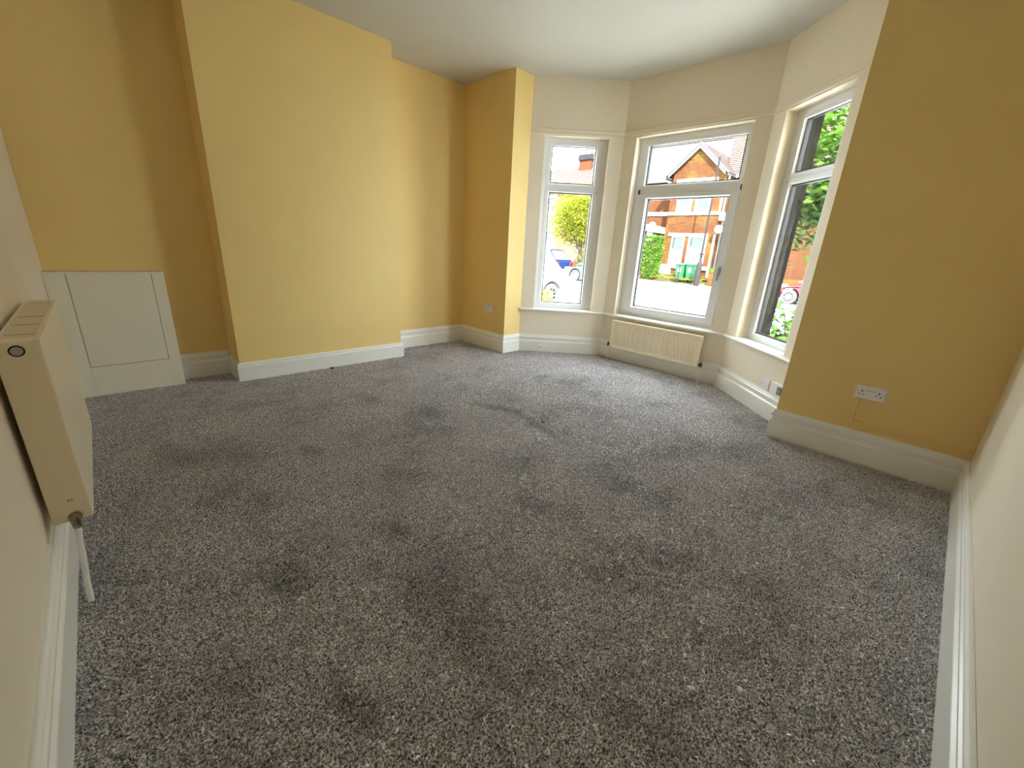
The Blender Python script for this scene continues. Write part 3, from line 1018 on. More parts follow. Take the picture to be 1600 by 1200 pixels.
plane_poly('front_garden', [(3.0, -14, GZ), (10.6, -14, GZ), (10.6, 45, GZ), (3.0, 45, GZ)], M['paving'], 'paved front gardens on this side of the street')
plane_poly('near_pavement', [(10.6, -14, GZ - .01), (12.6, -14, GZ - .01), (12.6, 45, GZ - .01), (10.6, 45, GZ - .01)], M['paving'], 'near pavement along the street')
plane_poly('road', [(12.6, -14, GZ - .11), (23.7, -14, GZ - .11), (23.7, 45, GZ - .11), (12.6, 45, GZ - .11)], M['asphalt'], 'sunlit asphalt street outside the bay')
plane_poly('far_pavement', [(23.7, -14, GZ), (26.2, -14, GZ), (26.2, 45, GZ), (23.7, 45, GZ)], M['paving'], 'far pavement in front of the brick house')
plane_poly('forecourt', [(26.2, -14, GZ), (29.5, -14, -.05), (29.5, 45, -.05), (26.2, 45, GZ)], M['earth'], 'rising dry grass forecourt before the brick house', .5)
plane_poly('road_patch', [(14.3, 6.6, GZ - .106), (15.6, 7.6, GZ - .106), (14.9, 9.2, GZ - .106), (13.5, 8.4, GZ - .106)], M['asphalt2'], 'darker patch in the road nearest the window', .01)
plane_poly('road_patch', [(14.4, 4.3, GZ - .106), (15.3, 4.8, GZ - .106), (14.2, 6.6, GZ - .106), (13.6, 6.0, GZ - .106)], M['asphalt2'], 'second darker patch further right in the road', .01)


def house_window(parent, x, y0, y1, z0, z1, surround=.12, sash=True, curtain=.55):
    """frame facing -x at wall plane x"""
    f = MB()
    f2 = lambda u, v, dd: (dd, u, v)
    f.extrude([(y0, z0), (y1, z0), (y1, z1), (y0, z1)], f2, x - .01, x + .02) if False else None
    def ringx(mb, y0, y1, z0, z1, bar, xa, xb):
        mb.box((xa, y0, z0), (xb, y0 + bar, z1)); mb.box((xa, y1 - bar, z0), (xb, y1, z1))
        mb.box((xa, y0 + bar, z0), (xb, y1 - bar, z0 + bar)); mb.box((xa, y0 + bar, z1 - bar), (xb, y1 - bar, z1))
    ringx(f, y0, y1, z0, z1, surround, x - .05, x + .02)
    zm = z0 + (z1 - z0) * .52
    if sash:
        f.box((x - .03, y0 + surround, zm - .03), (x + .01, y1 - surround, zm + .03))
    w = f.build('window', M['white'], parent)
    yi0, yi1, zi0, zi1 = y0 + surround, y1 - surround, z0 + surround, z1 - surround
    MB().box((x - .015, yi0, zi0), (x - .008, yi1, zi1)).build('pane', M['hglass'], w)
    MB().box((x - .004, yi0, zi0), (x - .001, yi1, zi0 + (zi1 - zi0) * curtain)).build('curtain', M['curtain'], w)
    MB().box((x - .002, yi0, zi0 + (zi1 - zi0) * curtain), (x - .0005, yi1, zi1)).build('dim_room', M['room'], w)
    return w


def tile_roof(name, parent, mat, e0, e1, r0, r1, course=.17, th=.03):
    """overlapping courses between an eaves line e0-e1 and a ridge line r0-r1"""
    e0, e1, r0, r1 = map(Vector, (e0, e1, r0, r1))
    n_ = max(3, int((r0 - e0).length / course))
    nrm = (e1 - e0).cross(r0 - e0).normalized()
    if nrm.z < 0:
        nrm = -nrm
    mb = MB()
    for k in range(n_):
        t0, t1 = k / n_, (k + 1.15) / n_
        t1 = min(t1, 1)
        A, B_ = e0.lerp(r0, t0), e1.lerp(r1, t0)
        D, E_ = e0.lerp(r0, t1), e1.lerp(r1, t1)
        up = nrm * th
        vs = [A, B_, E_, D, A + up * 1.6, B_ + up * 1.6, E_ + up * .5, D + up * .5]
        mb.add(vs, [(0, 3, 2, 1), (4, 5, 6, 7), (0, 1, 5, 4), (1, 2, 6, 5), (2, 3, 7, 6), (3, 0, 4, 7)])
    o = mb.build(name, mat, parent)
    return stuff(o)


HX = 27.6
hs = thing('brick_house', 'red and buff brick house with white trimmed gable across the street', 'house', (0, 0, 0))
GY, GA, SL = 12.66, 7.46, .90
BYL, BYR = 14.12, 10.83
sh = lambda y: GA - SL * abs(y - GY)
fx = lambda u, v, dd: (dd, u, v)
mb = MB()
mb.extrude([(BYR, -.3), (BYL, -.3), (BYL, sh(BYL)), (GY, GA), (BYR, sh(BYR))], fx, HX, HX + 2.6)
mb.build('gabled_bay_wall', M['brick'], hs)
MB().extrude([(4.0, -.3), (19.5, -.3), (19.5, 5.8), (4.0, 5.8)], fx, HX + 1.25, HX + 7).build('main_wall', M['brickred'], hs)
# gable roof, bargeboards
for s in (-1, 1):
    ye = GY + s * 1.93
    ze = sh(ye)
    tile_roof('gable_roof_slope', hs, M['tile'], (HX - .22, ye, ze + .10), (HX + 4.2, ye, ze + .10), (HX - .22, GY, GA + .12), (HX + 4.2, GY, GA + .12), .17)
    bo = MB()
    dv = .20
    bo.extrude([(GY, GA + .06), (ye - s * .18, sh(ye - s * .18) + .06), (ye - s * .18, sh(ye - s * .18) + .06 - dv), (GY, GA + .06 - dv * 1.15)], fx, HX - .20, HX - .12)
    bo.build('bargeboard', M['barge'], hs)
    MB().extrude([(GY, GA + .16), (ye, sh(ye) + .16), (ye, sh(ye) + .06), (GY, GA + .06)], fx, HX - .23, HX - .13).build('verge_board', M['greypaint'], hs)
    # eaves gutter on the return
    MB().tube([(HX - .2, ye, ze + .02), (HX + 1.2, ye, ze + .02)], .06, 8).build('gutter', M['greypaint'], hs)
# main roof: slate on the left half, tile on the right
tile_roof('slate_roof', hs, M['slate'], (HX + .95, 13.9, 5.80), (HX + .95, 19.5, 5.80), (HX + 4.5, 12.66, 8.66), (HX + 4.5, 19.5, 8.66), .24)
tile_roof('tiled_roof', hs, M['tile'], (HX + .95, 3.8, 5.82), (HX + .95, 11.2, 5.82), (HX + 4.5, 3.8, 8.72), (HX + 4.5, 12.66, 8.72), .2)
MB().tube([(HX + 4.5, 3.8, 8.76), (HX + 4.5, 19.5, 8.74)], .11, 8).build('ridge_tiles', M['tile'], hs)
MB().tube([(HX + .9, 14.3, 5.76), (HX + .9, 19.5, 5.76)], .07, 8).build('gutter', M['white'], hs)
MB().tube([(HX + .9, 3.8, 5.76), (HX + .9, 10.7, 5.76)], .07, 8).build('gutter', M['white'], hs)
MB().box((HX + .75, 14.55, 5.35), (HX + .98, 14.85, 6.0)).build('rainwater_hopper', M['white'], hs, bevel=.02)
# courses, lintels, sills
MB().box((HX - .06, BYR - .06, 3.59), (HX + .02, BYL + .05, 3.76)).build('string_course', M['render'], hs)
MB().box((HX + 1.19, BYL, 3.66), (HX + 1.27, 19.5, 3.90)).build('string_course', M['render'], hs)
MB().box((HX - .05, 11.33, 5.45), (HX + .02, 13.84, 5.66)).build('upper_lintel', M['render'], hs)
MB().box((HX - .05, 11.28, 2.34), (HX + .02, 13.84, 2.52)).build('lower_lintel', M['render'], hs)
MB().box((HX - .10, 11.0, .36), (HX + .02, 14.1, .58)).build('window_sill', M['render'], hs)
MB().box((HX - .05, 11.30, .55), (HX + .02, 11.50, 2.36)).build('jamb_stone', M['render'], hs)
MB().box((HX - .08, 13.30, -.3), (HX + .02, 14.16, .50)).build('white_plinth', M['render'], hs, bevel=.02)
MB().box((HX - .045, BYR, 3.76), (HX + .02, BYR + .12, 5.5)).build('corner_strip', M['render'], hs)
house_window(hs, HX, 12.64, 13.62, 3.76, 5.48, .15, False, .18)
house_window(hs, HX, 11.52, 12.45, 3.76, 5.48, .15, False, .05)
house_window(hs, HX, 12.70, 13.58, .58, 2.36, .09, True, .55)
house_window(hs, HX, 11.50, 12.45, .58, 2.36, .09, True, .62)
# drainpipe, dish, right return details
MB().tube([(HX - .02, 10.70, 3.3), (HX - .02, 10.70, 5.7)], .05, 8).build('drainpipe', M['white'], hs)
MB().tube([(HX + .1, 10.62, -.1), (HX + .1, 10.62, 3.4)], .045, 8).build('drainpipe', M['pipe'], hs)
MB().box((HX - .1, 10.55, 3.25), (HX + .12, 10.85, 3.72)).build('rainwater_hopper', M['white'], hs, bevel=.03)
dsh = MB()
dsh.lathe([(.02, -.06), (.12, -.045), (.2, -.015), (.25, .02), (.24, .02), (.12, -.03), (.02, -.05)], (HX - .32, 10.62, 2.76), (-1, -.45, .25), 20)
dsh.tube([(HX - .28, 10.64, 2.74), (HX, 10.74, 2.6)], .015, 6)
dsh.build('satellite_dish', M['greypaint'], hs, smooth=True)
MB().box((HX - .04, 10.84, -.2), (HX + .02, 10.96, 2.5)).build('side_jamb', M['render'], hs)
# porch at the left
MB().box((HX + .1, 15.05, -.2), (HX + .55, 15.5, 2.85)).box((HX + .0, 14.98, 2.75), (HX + .65, 15.57, 2.95)).build('porch_pillar', M['render'], hs, bevel=.03)
MB().lathe([(.25, 0), (.23, .1), (.14, .22), (.02, .28)], (HX + .32, 15.27, 2.95), (0, 0, 1), 14).build('pillar_cap', M['render'], hs, smooth=True)
pr = MB()
pr.add([(HX - .1, 14.1, 2.52), (HX - .1, 16.6, 2.86), (HX + 1.3, 16.6, 3.2), (HX + 1.3, 14.1, 2.86), (HX - .1, 14.1, 2.44), (HX - .1, 16.6, 2.78), (HX + 1.3, 16.6, 3.12), (HX + 1.3, 14.1, 2.78)],
       [(0, 1, 2, 3), (7, 6, 5, 4), (0, 4, 5, 1), (1, 5, 6, 2), (2, 6, 7, 3), (3, 7, 4, 0)])
pr.build('porch_roof', M['white'], hs)
MB().box((HX + 1.15, 14.5, -.2), (HX + 1.27, 15.4, 2.2)).build('front_door', M['pipe'], hs)

# neighbouring house further along to the left, with its chimney
h2 = thing('brick_house', 'pale orange brick house with red tiled roof and chimney seen through the left window', 'house', (0, 0, 0))
MB().extrude([(19.9, -.3), (34, -.3), (34, 5.6), (19.9, 5.6)], fx, HX + 1.0, HX + 7).build('main_wall', M['brickpale'], h2)
MB().extrude([(23.1, -.3), (25.6, -.3), (25.6, 5.3), (23.1, 5.3)], fx, HX - .5, HX + 1.2).build('bay_wall', M['brickpale'], h2)
tile_roof('tiled_roof', h2, M['tile'], (HX + .7, 19.8, 5.55), (HX + .7, 34, 5.55), (HX + 3.6, 19.8, 7.70), (HX + 3.6, 34, 7.70), .26)
MB().box((HX - .75, 22.9, 5.25), (HX + 1.1, 25.8, 5.5)).build('bay_cornice', M['greypaint'], h2, bevel=.05)
house_window(h2, HX - .5, 23.2, 24.35, 3.6, 5.1, .2, True, .2)
house_window(h2, HX - .5, 23.3, 25.2, .7, 2.6, .2, True, .5)
MB().box((HX + 3.1, 22.95, 6.8), (HX + 3.9, 24.15, 8.10)).build('chimney_stack', M['brickred'], h2)
MB().box((HX + 3.0, 22.85, 8.10), (HX + 4.0, 24.25, 8.55)).build('chimney_cap', M['polemat'], h2, bevel=.06)
for yy in (23.25, 23.85):
    MB().lathe([(.13, 0), (.12, .35), (.15, .38), (.15, .45)], (HX + 3.5, yy, 8.55), (0, 0, 1), 12).build('chimney_pot', M['greypaint'], h2, smooth=True)
MB().tube([(HX + 3.5, 23.5, 8.55), (HX + 3.5, 23.5, 9.35)], .02, 6).tube([(HX + 3.5, 23.2, 9.3), (HX + 3.5, 23.9, 9.22)], .025, 6).build('aerial', M['pipe'], h2)

# wall of the house right of the brick one, low garden wall, post and pole
gw = MB().box((26.35, 4.2, GZ), (26.6, 10.35, .28)).build('brick_wall', M['brick'])
tag(gw, 'low brick garden wall right of the street pole', 'wall')
h3 = thing('brick_house', 'orange brick terrace seen through the right window behind the red car', 'house', (0, 0, 0))
MB().extrude([(-12, -.3), (3.7, -.3), (3.7, 5.8), (-12, 5.8)], fx, HX + .6, HX + 7).build('main_wall', M['brick'], h3)
tile_roof('tiled_roof', h3, M['tile'], (HX + .4, -12, 5.8), (HX + .4, 3.7, 5.8), (HX + 4.4, -12, 8.7), (HX + 4.4, 3.7, 8.7), .3)
house_window(h3, HX + .6, .8, 2.2, .8, 2.6, .12, True, .4)
house_window(h3, HX + .6, .8, 2.2, 3.6, 5.2, .12, True, .3)

pole = thing('street_pole', 'slim dark street pole on the pavement before the brick house', 'pole', (25.6, 10.66, GZ))
MB().lathe([(.15, 0), (.15, 1.25), (.11, 1.35), (.075, 1.4)], (0, 0, 0), (0, 0, 1), 14).build('base_sleeve', M['polemat'], pole, smooth=True)
MB().tube([(0, 0, 1.35), (0, 0, 4.0), (0, 0, 6.75)], [.065, .055, .045], 10).build('shaft', M['polemat'], pole, smooth=True)
MB().box((-.12, -.1, 1.75), (.10, .1, 1.85)).build('sign_clamp', M['polemat'], pole)
MB().lathe([(.06, 0), (.07, .05), (.03, .12)], (0, 0, 6.72), (0, 0, 1), 10).build('cap', M['polemat'], pole, smooth=True)
post = thing('marker_post', 'short thin dark post standing in the grass left of the green bins', 'post', (26.0, 12.0, GZ))
MB().tube([(0, 0, 0), (0, 0, 1.1)], .035, 8).build('shaft', M['polemat'], post)
MB().lathe([(.05, 0), (.05, .05), (.02, .08)], (0, 0, 1.08), (0, 0, 1), 8).build('cap', M['polemat'], post)


def wheelie(loc, lid, label):
    t = thing('wheelie_bin', label, 'bin', loc, PI, 'wheelie bins outside the brick house')
    w = .28
    b_ = MB()
    vs = [(-.24, -.22, .08), (.24, -.22, .08), (.24, .22, .08), (-.24, .22, .08), (-.32, -w, .98), (.34, -w, .98), (.34, w, .98), (-.32, w, .98)]
    b_.add(vs, [(0, 3, 2, 1), (4, 5, 6, 7), (0, 1, 5, 4), (1, 2, 6, 5), (2, 3, 7, 6), (3, 0, 4, 7)])
    b_.build('body', M['bin'], t, bevel=.02)
    MB().box((-.36, -.30, .98), (.38, .30, 1.06)).build('lid', M[lid], t, bevel=.02)
    MB().tube([(-.38, -.22, 1.0), (-.38, .22, 1.0)], .02, 8).build('handle', M[lid], t)
    for s in (-1, 1):
        MB().lathe([(.05, 0), (.11, .01), (.11, .05), (.05, .06)], (-.24, s * .22, .11), (0, s, 0), 16).build('wheel', M['tyre'], t, smooth=True)
    MB().box((.30, -.1, .55), (.325, .1, .8)).build('label_panel', M['white'], t)
    return t


wheelie((26.75, 12.2, -.36), 'binlid', 'green wheelie bin with blue-green lid before the house window')
wheelie((26.9, 11.6, -.36), 'bin', 'all green wheelie bin right behind the street pole')


# ------------------------------------------------------------------ plants
def leaf_cloud(rng, n, size, sampler, droop=.0):
    r = np.random.RandomState(rng)
    P_ = sampler(r, n)
    th = r.uniform(0, 2 * PI, n); tl = r.normal(0, .55, n)
    ax = np.stack([np.cos(th), np.sin(th), np.sin(tl) - droop], 1); ax /= np.linalg.norm(ax, axis=1)[:, None]
    up = np.stack([r.normal(0, .5, n), r.normal(0, .5, n), np.ones(n)], 1)
    sd = np.cross(ax, up); sd /= np.linalg.norm(sd, axis=1)[:, None] + 1e-9
    nm = np.cross(sd, ax)
    s = size * r.uniform(.6, 1.3, n)[:, None]
    w = s * .42
    a0 = P_ - ax * s * .5; a1 = P_ + ax * s * .5
    b0 = P_ + sd * w * .6 + nm * s * .10; b1 = P_ - sd * w * .6 + nm * s * .10
    V = np.stack([a0, b0, a1, b1], 1).reshape(-1, 3)
    F = []
    for i in range(n):
        k = 4 * i
        F += [(k, k + 1, k + 2), (k, k + 2, k + 3)]
    return V, F


def ell(c, r, shell=.6):
    c = np.array(c); r = np.array(r)
    def f(rs, n):
        v = rs.normal(size=(n, 3)); v /= np.linalg.norm(v, axis=1)[:, None]
        rad = shell + (1 - shell) * rs.uniform(0, 1, n)
        lump = 1 + .18 * np.sin(v[:, 0] * 7 + v[:, 2] * 5) * np.cos(v[:, 1] * 6)
        return c + v * r * (rad * lump)[:, None]
    return f


def boxs(lo, hi):
    lo = np.array(lo); hi = np.array(hi)
    return lambda rs, n: lo + (hi - lo) * rs.uniform(0, 1, (n, 3))


def foliage(parent, seed, n, size, sampler, mat, name='foliage'):
    V, F = leaf_cloud(seed, n, size, sampler)
    me = bpy.data.meshes.new(name)
    me.from_pydata([tuple(v) for v in V], [], F)
    me.materials.append(mat)
    o = bpy.data.objects.new(name, me); C.objects.link(o); o.parent = parent
    return stuff(o)


def trunk(parent, pts, rs, name='trunk'):
    MB().tube(pts, rs, 9).build(name, M['bark'], parent, smooth=True)


tr = thing('tree', 'round yellow-green street tree seen through the left window', 'tree', (24.6, 18.6, GZ))
foliage(tr, 1, 12000, .18, ell((0, 0, 3.75), (2.0, 2.6, 2.1), .35), M['leafy'])
trunk(tr, [(0, 0, 0), (.05, .02, 1.4), (0, .1, 3.2)], [.16, .13, .07])
for k in range(4):
    t_ = k * 1.6
    trunk(tr, [(0, .05, 1.5), (.7 * math.cos(t_), .7 * math.sin(t_), 2.7), (1.3 * math.cos(t_), 1.3 * math.sin(t_), 3.9)], [.07, .05, .02], 'branch')
fb = thing('flowering_shrub', 'pink flowering shrub under the street tree beside the parked cars', 'shrub', (23.95, 17.15, GZ))
foliage(fb, 2, 1500, .13, ell((0, 0, 1.1), (.9, 1.0, 1.0), .5), M['leafd'])
foliage(fb, 3, 260, .12, ell((0, 0, 1.2), (.95, 1.05, 1.05), .9), M['flower'], 'blossom')
trunk(fb, [(0, 0, 0), (0, 0, .6)], [.06, .04])
hg = thing('hedge', 'clipped bright green hedge left of the brick house bay', 'hedge', (26.9, 15.2, -.4))


def hedge_s(rs, n):
    lo, hi = np.array((-.42, -1.25, .05)), np.array((.42, 1.5, 2.62))
    p = lo + (hi - lo) * rs.uniform(0, 1, (n, 3))
    k = rs.choice(4, n, p=[.55, .15, .15, .15])
    p[k == 0, 0] = lo[0]; p[k == 1, 1] = lo[1]; p[k == 2, 1] = hi[1]; p[k == 3, 2] = hi[2]
    return p + rs.normal(0, .05, (n, 3))


foliage(hg, 4, 9000, .13, hedge_s, M['hedge'])
MB().box((-.3, -1.1, 0), (.3, 1.35, 2.35)).build('inner_twigs', M['bark'], hg)
sh1 = thing('shrub', 'small yellow-green bush before the white car wheel', 'shrub', (6.45, 6.02, GZ))
foliage(sh1, 5, 1500, .07, ell((0, 0, .45), (.55, .55, .5), .4), M['leafy'])
trunk(sh1, [(0, 0, 0), (0, 0, .4)], [.04, .02])
sh2 = thing('shrub', 'low green bush behind the garden wall right of the bins', 'shrub', (27.0, 10.3, -.35))
foliage(sh2, 6, 700, .08, ell((0, 0, .6), (.3, .5, .35), .4), M['hedge'])
trunk(sh2, [(0, 0, 0), (0, 0, .5)], [.04, .02])
gr = thing('grass', 'dry yellowish grass and weeds on the forecourt before the brick house', 'grass', (26.9, 12.6, -.35))


def grass_s(rs, n):
    x = rs.uniform(-.75, .6, n); y = rs.uniform(-1.9, 1.4, n)
    return np.stack([x, y, .05 + .14 * (x + .75) + rs.uniform(0, .12, n)], 1)


foliage(gr, 7, 2600, .10, grass_s, M['grass'], 'blades')
gr['kind'] = 'stuff'

# trees close by outside the right-hand window
tr2 = thing('tree', 'leafy green tree close outside the right bay window', 'tree', (8.4, 2.1, GZ))
foliage(tr2, 8, 3600, .15, ell((0, -.1, 3.4), (1.5, 1.25, 1.75), .25), M['leafd'])
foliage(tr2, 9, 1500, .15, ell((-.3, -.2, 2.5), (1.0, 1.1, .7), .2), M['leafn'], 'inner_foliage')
trunk(tr2, [(0, -.9, 0), (.05, -.85, 1.6), (0, -.3, 3.2)], [.12, .1, .05])
for k in range(5):
    t_ = k * 1.3
    trunk(tr2, [(.02, -.6, 2.0), (.5 * math.cos(t_), .5 * math.sin(t_) - .3, 2.9), (1.1 * math.cos(t_), .9 * math.sin(t_) - .2, 3.8)], [.05, .035, .015], 'branch')
lb = thing('laurel_bush', 'large leaved laurel bush low outside the right bay window', 'shrub', (6.7, 1.55, GZ))
leafme = bpy.data.meshes.new('leaf')
lv = [(0, 0, 0), (.03, .04, .008), (.035, .09, .012), (0, .15, -.004), (-.035, .09, .012), (-.03, .04, .008), (0, .045, 0), (0, .09, 0)]
leafme.from_pydata(lv, [], [(0, 1, 6), (1, 2, 7, 6), (2, 3, 7), (0, 6, 5), (6, 7, 4, 5), (7, 3, 4)])
leafme.materials.append(M['leafn'])
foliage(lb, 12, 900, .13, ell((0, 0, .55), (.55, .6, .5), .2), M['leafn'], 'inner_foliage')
rg = random.Random(11)
for s_ in range(9):
    t_ = s_ * .7
    tip = Vector((.55 * math.cos(t_) * rg.uniform(.4, 1), .6 * math.sin(t_) * rg.uniform(.4, 1), rg.uniform(.7, 1.15)))
    trunk(lb, [(.05 * math.cos(t_), .05 * math.sin(t_), 0), tuple(tip * .55 + Vector((0, 0, .1))), tuple(tip)], [.018, .013, .006], 'stem')
    for k in range(26):
        f_ = .35 + .65 * k / 25
        base = tip * f_ + Vector((rg.uniform(-.12, .12), rg.uniform(-.12, .12), rg.uniform(-.06, .08)))
        lf = bpy.data.objects.new('leaf', leafme)
        lf.location = base
        lf.rotation_euler = (rg.uniform(-.5, .9), rg.uniform(-.5, .5), rg.uniform(0, 6.28))
        lf.scale = (1.1,) * 3
        C.objects.link(lf); lf.parent = lb


# ------------------------------------------------------------------ cars
def arc(cx, cz, r, a0, a1, n=8):
    return [(cx + r * math.cos(math.radians(a0 + (a1 - a0) * k / n)), cz + r * math.sin(math.radians(a0 + (a1 - a0) * k / n))) for k in range(n + 1)]


def make_car(name, label, paintm, loc, rotz, suv=False, length=4.3, width=1.8, height=1.5):
    """local +x forwards; origin on the ground at the middle"""
    t = thing(name, label, 'car', loc, rotz)
    hl = length / 2
    wr = .36 if suv else .32
    ax_f, ax_r = hl - .85, -hl + .78
    gc = .22
    belt = height * .60
    ar = wr + .07
    body = [(-hl + .08, gc + .08), (-hl, .55), (-hl + .02, belt * .88), (-hl + .14, belt + .02)]
    body += [(-.2, belt + .02), (hl - 1.35, belt - .02), (hl - .35, belt - .16), (hl - .04, belt - .35), (hl, .5), (hl - .06, gc + .05)]
    lower = [(ax_f + ar, gc)] + arc(ax_f, wr, ar, -15, 195, 10)[1:-1] + [(ax_f - ar, gc), (ax_r + ar, gc)] + arc(ax_r, wr, ar, -15, 195, 10)[1:-1] + [(ax_r - ar, gc)]
    poly = body + lower
    f2 = lambda u, v, dd: (u, dd, v)
    hw = width / 2
    b_ = MB().extrude(poly, f2, -hw, hw)
    b_.build('body', paintm, t, bevel=.045, seg=3)
    # glasshouse, tapering inwards to the roof
    rl = -hl + (.62 if suv else .75)
    g0 = [(-hl + .16, belt), (hl - 1.30, belt - .03)]
    roof = [(rl + .1, height - .05), (rl + .5, height), (.35, height), (.75, height - .10)] if not suv else [(rl + .20, height - .06), (rl + .6, height), (.35, height), (.75, height - .09)]
    prof = [g0[0]] + roof + [g0[1]]
    k = len(prof)
    wtop = hw - .20
    wbase = hw - .05
    def wy(z):
        return wbase + (wtop - wbase) * max(0, (z - belt)) / (height - belt)
    vs = [(x, -wy(z), z) for x, z in prof] + [(x, wy(z), z) for x, z in prof]
    fs = [tuple(range(k)), tuple(reversed(range(k, 2 * k)))] + [((i + 1) % k, i, k + i, k + (i + 1) % k) for i in range(k)]
    MB().add(vs, fs).build('cabin', paintm, t, bevel=.03, seg=2)
    # glass: side windows, windscreen, rear screen, each proud of the cabin
    for s in (-1, 1):
        for x0, x1, xa, xb in ((-.95, -.10, -.75 - (.1 if not suv else .0), -.10), (.0, .98, .0, .52), (-hl + .55, -1.05, -hl + .95, -.85)):
            z0, z1 = belt + .05, height - .16
            yy0, yy1 = s * (wy(z0) + .006), s * (wy(z1) + .006)
            yi0, yi1 = s * (wy(z0) - .012), s * (wy(z1) - .012)
            v4 = [(x0, yy0, z0), (x1, yy0, z0), (xb, yy1, z1), (xa, yy1, z1), (x0, yi0, z0), (x1, yi0, z0), (xb, yi1, z1), (xa, yi1, z1)]
            MB().add(v4, [(0, 1, 2, 3), (7, 6, 5, 4), (0, 4, 5, 1), (1, 5, 6, 2), (2, 6, 7, 3), (3, 7, 4, 0)]).build('side_window', M['carglass'], t)
        MB().box((.78, s * (hw + .02), belt + .02), (.95, s * (hw + .18), belt + .16)).build('door_mirror', paintm, t, bevel=.03)
        MB().box((-.35, s * hw, belt - .14), (-.18, s * (hw + .025), belt - .11)).build('door_handle', paintm, t, bevel=.008)
        MB().box((-hl - .012, s * (hw - .02), belt * .66), (-hl + .30, s * (hw - .30), belt * .90)).build('tail_light', M['taillight'], t, bevel=.03)
        MB().box((hl - .35, s * (hw + .006), .62), (hl - .06, s * (hw - .35), .76)).build('headlight', M['headlight'], t, bevel=.03)
        for axx in (ax_f, ax_r):
            tt = MB().lathe([(wr * .62, 0), (wr * .95, .0), (wr, .03), (wr, .17), (wr * .95, .2), (wr * .62, .2)], (axx, s * (hw + .01), wr), (0, -s, 0), 26, 0, False).build('tyre', M['tyre'], t, smooth=True)
            rm = MB()
            rm.lathe([(wr * .68, 0), (wr * .68, .03), (wr * .60, .03), (wr * .60, .0)], (axx, s * (hw + .015), wr), (0, -s, 0), 26, 0, False)
            rm.lathe([(.07, 0), (.07, .04), (.03, .05)], (axx, s * (hw - .03), wr), (0, s, 0), 14)
            for q in range(10):
                an = q * 2 * PI / 10
                c_, s__ = math.cos(an), math.sin(an)
                r0, r1, hwid = .05, wr * .64, .022
                vv = []
                for rr_, wd in ((r0, hwid * .8), (r1, hwid * 1.25)):
                    for e_ in (-1, 1):
                        for yy in (0.0, .025):
                            vv.append((axx + c_ * rr_ - s__ * wd * e_, s * (hw - .012 - yy), wr + s__ * rr_ + c_ * wd * e_))
                rm.add(vv, [(0, 1, 3, 2), (4, 6, 7, 5), (0, 2, 6, 4), (1, 5, 7, 3), (0, 4, 5, 1), (2, 3, 7, 6)])
            rm.build('wheel_rim', M['rim'], tt)
            MB().lathe([(wr * .6, 0), (wr * .6, .01)], (axx, s * (hw - .10), wr), (0, -s, 0), 20).build('wheel_well', M['slot'], tt)
            if suv:
                am = MB()
                pts = arc(axx, wr, ar + .0, -8, 188, 14); pto = arc(axx, wr, ar + .085, -8, 188, 14)
                pg = pts + list(reversed(pto))
                am.extrude(pg, f2, s * (hw - .02), s * (hw + .022))
                am.build('arch_cladding', M['clad'], t)
    def screen(nm, pa, pb, inset_, off):
        (xa, za), (xb, zb) = pa, pb
        dx, dz = xb - xa, zb - za
        l_ = math.hypot(dx, dz); nx, nz_ = -dz / l_, dx / l_
        if nz_ < 0:
            nx, nz_ = -nx, -nz_
        ps = []
        for f_, in_ in ((.08, .10), (.90, .13)):
            x = xa + dx * f_; z = za + dz * f_
            ps.append((x, z, wy(z) - in_))
        vs = []
        for o_ in (off, -.01):
            for x, z, w_ in ps:
                vs += [(x + nx * o_, -w_, z + nz_ * o_), (x + nx * o_, w_, z + nz_ * o_)]
        MB().add(vs, [(0, 1, 3, 2), (4, 6, 7, 5), (0, 4, 5, 1), (2, 3, 7, 6), (0, 2, 6, 4), (1, 5, 7, 3)]).build(nm, M['carglass'], t)
    screen('windscreen', g0[1], roof[-1], .1, .008)
    screen('rear_screen', g0[0], roof[0], .1, .008)
    MB().box((-hl - .02, -hw + .25, gc + .10), (-hl + .2, hw - .25, gc + .28)).build('rear_bumper', M['clad'], t, bevel=.03)
    MB().box((hl - .2, -hw + .3, gc + .1), (hl + .015, hw - .3, gc + .26)).build('front_grille', M['clad'], t, bevel=.03)
    if suv:
        MB().box((ax_r + ar, -hw - .012, gc), (ax_f - ar, hw + .012, gc + .16)).build('sill_cladding', M['clad'], t, bevel=.015)
    return t


RZ = GZ - .11
make_car('car', 'white car with grey wheel arch parked nearest in the left window', M['carwhite'], (8.32, 9.22, GZ), PI, True, 4.3, 1.8, 1.68)
make_car('car', 'slate blue car parked behind the white one', M['carslate'], (21.7, 14.75, RZ), PI / 2, False, 4.2, 1.75, 1.5)
make_car('car', 'bright blue car furthest off under the street tree', M['carblue'], (22.75, 20.45, RZ), PI / 2, True, 4.2, 1.75, 1.75)
make_car('car', 'red car glimpsed through the right window between leaves', M['carred'], (22.75, 3.85, RZ), PI / 2, False, 4.1, 1.75, 1.45)

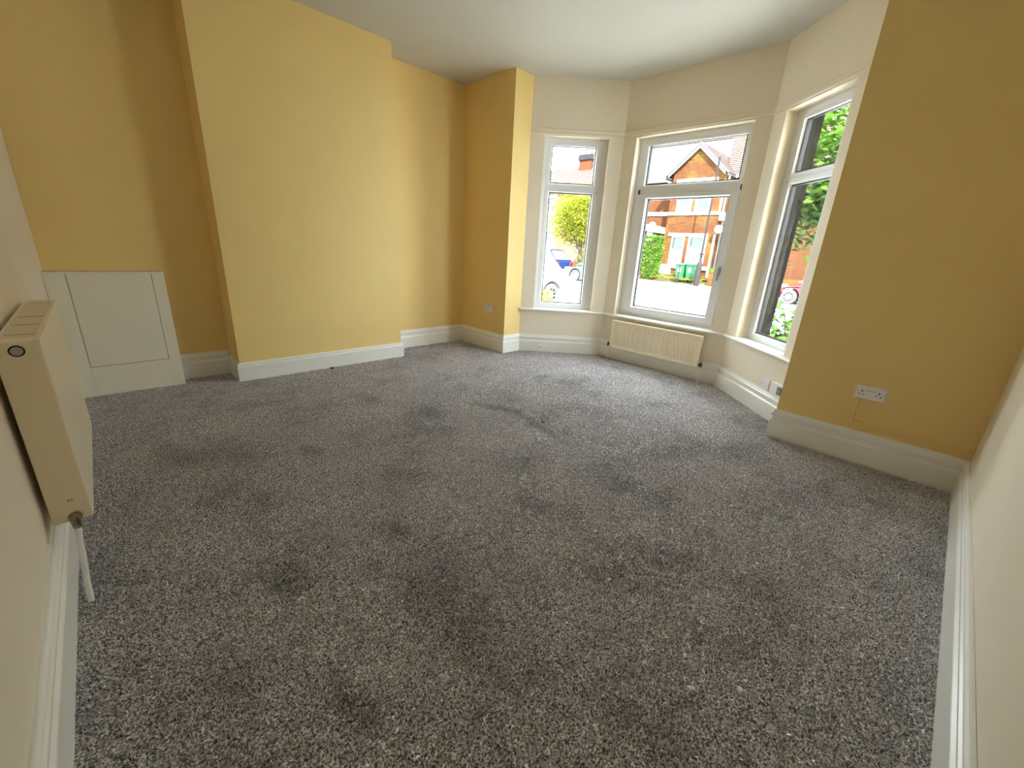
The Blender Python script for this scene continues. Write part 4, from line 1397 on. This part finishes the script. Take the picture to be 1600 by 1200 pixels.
# ------------------------------------------------------------------ fluff on the carpet
big_bits = [(1080, 1074, .0085), (1070, 1024, .006), (1183, 880, .006), (893, 872, .006), (952, 905, .0055), (1316, 950, .006), (620, 1142, .0055), (1157, 1077, .0065)]
fluff_says = ['largest pale tuft of fluff on the carpet in the lower right foreground',
              'pale fluff just above the largest tuft in the lower right foreground',
              'pale fluff on the carpet right of centre, below the two pieces by the middle',
              'pale fluff nearest the middle of the carpet, farthest from the camera but one',
              'pale fluff a little right of and below the one nearest the middle of the carpet',
              'rightmost pale fluff on the carpet near the right hand skirting',
              'lone pale fluff on the carpet left of centre at the very front',
              'pale fluff just right of the largest tuft in the lower right foreground']
for i, (px, py, r) in enumerate(big_bits):
    place_bit('fluff', px, py, r, M['lint'], fluff_says[i], 'fluff', 'bits of fluff on the carpet', 1.4)
place_bit('scrap', 513, 855, .0075, M['scrap'], 'small dark scrap on the carpet left of centre', 'scrap', None)
place_bit('scrap', 848, 660, .010, M['scrap'], 'small dark scrap on the carpet before the bay', 'scrap', None)
place_bit('scrap', 519, 575, .020, M['scrap'], 'dark scrap against the foot of the chimney breast skirting', 'scrap', None)
rg = random.Random(5)
fl = MB()
for k in range(520):
    # more of it towards the right foreground
    for _ in range(20):
        px = rg.uniform(300, 1460); py = rg.uniform(600, 1195)
        wgt = .06 + .94 * max(0, 1 - math.hypot((px - 1170) / 400, (py - 960) / 300))
        if rg.random() < wgt:
            break
    x, y = px_floor(px, py)
    if not (.05 < x < 3.4 and .08 < y < 4.1):
        continue
    ln = rg.uniform(.002, .0055); wd = rg.uniform(.001, .0021); an = rg.uniform(0, PI)
    c_, s_ = math.cos(an), math.sin(an); z = .0165
    fl.add([(x - c_ * ln, y - s_ * ln, z), (x + s_ * wd, y - c_ * wd, z + .001), (x + c_ * ln, y + s_ * ln, z), (x - s_ * wd, y + c_ * wd, z + .001), (x, y, z + wd)], [(0, 1, 4), (1, 2, 4), (2, 3, 4), (3, 0, 4), (3, 2, 1, 0)])
lo = fl.build('carpet_lint', M['lint'])
tag(lo, 'scatter of tiny pale lint flecks across the charcoal carpet', 'lint', kind='stuff')

ds = MB()
for k in range(260):
    px = rg.uniform(250, 1250); py = rg.uniform(600, 900)
    x, y = px_floor(px, py)
    if not (.05 < x < 3.4 and .08 < y < 4.1):
        continue
    ln = rg.uniform(.002, .007); wd = rg.uniform(.0012, .003); an = rg.uniform(0, PI)
    c_, s_ = math.cos(an), math.sin(an); z = .0150
    ds.add([(x - c_ * ln, y - s_ * ln, z), (x + s_ * wd, y - c_ * wd, z + .001), (x + c_ * ln, y + s_ * ln, z), (x - s_ * wd, y + c_ * wd, z + .001), (x, y, z + wd)], [(0, 1, 4), (1, 2, 4), (2, 3, 4), (3, 0, 4), (3, 2, 1, 0)])
tag(ds.build('carpet_specks', M['scrap']), 'scatter of tiny dark specks across the far half of the carpet', 'specks', kind='stuff')
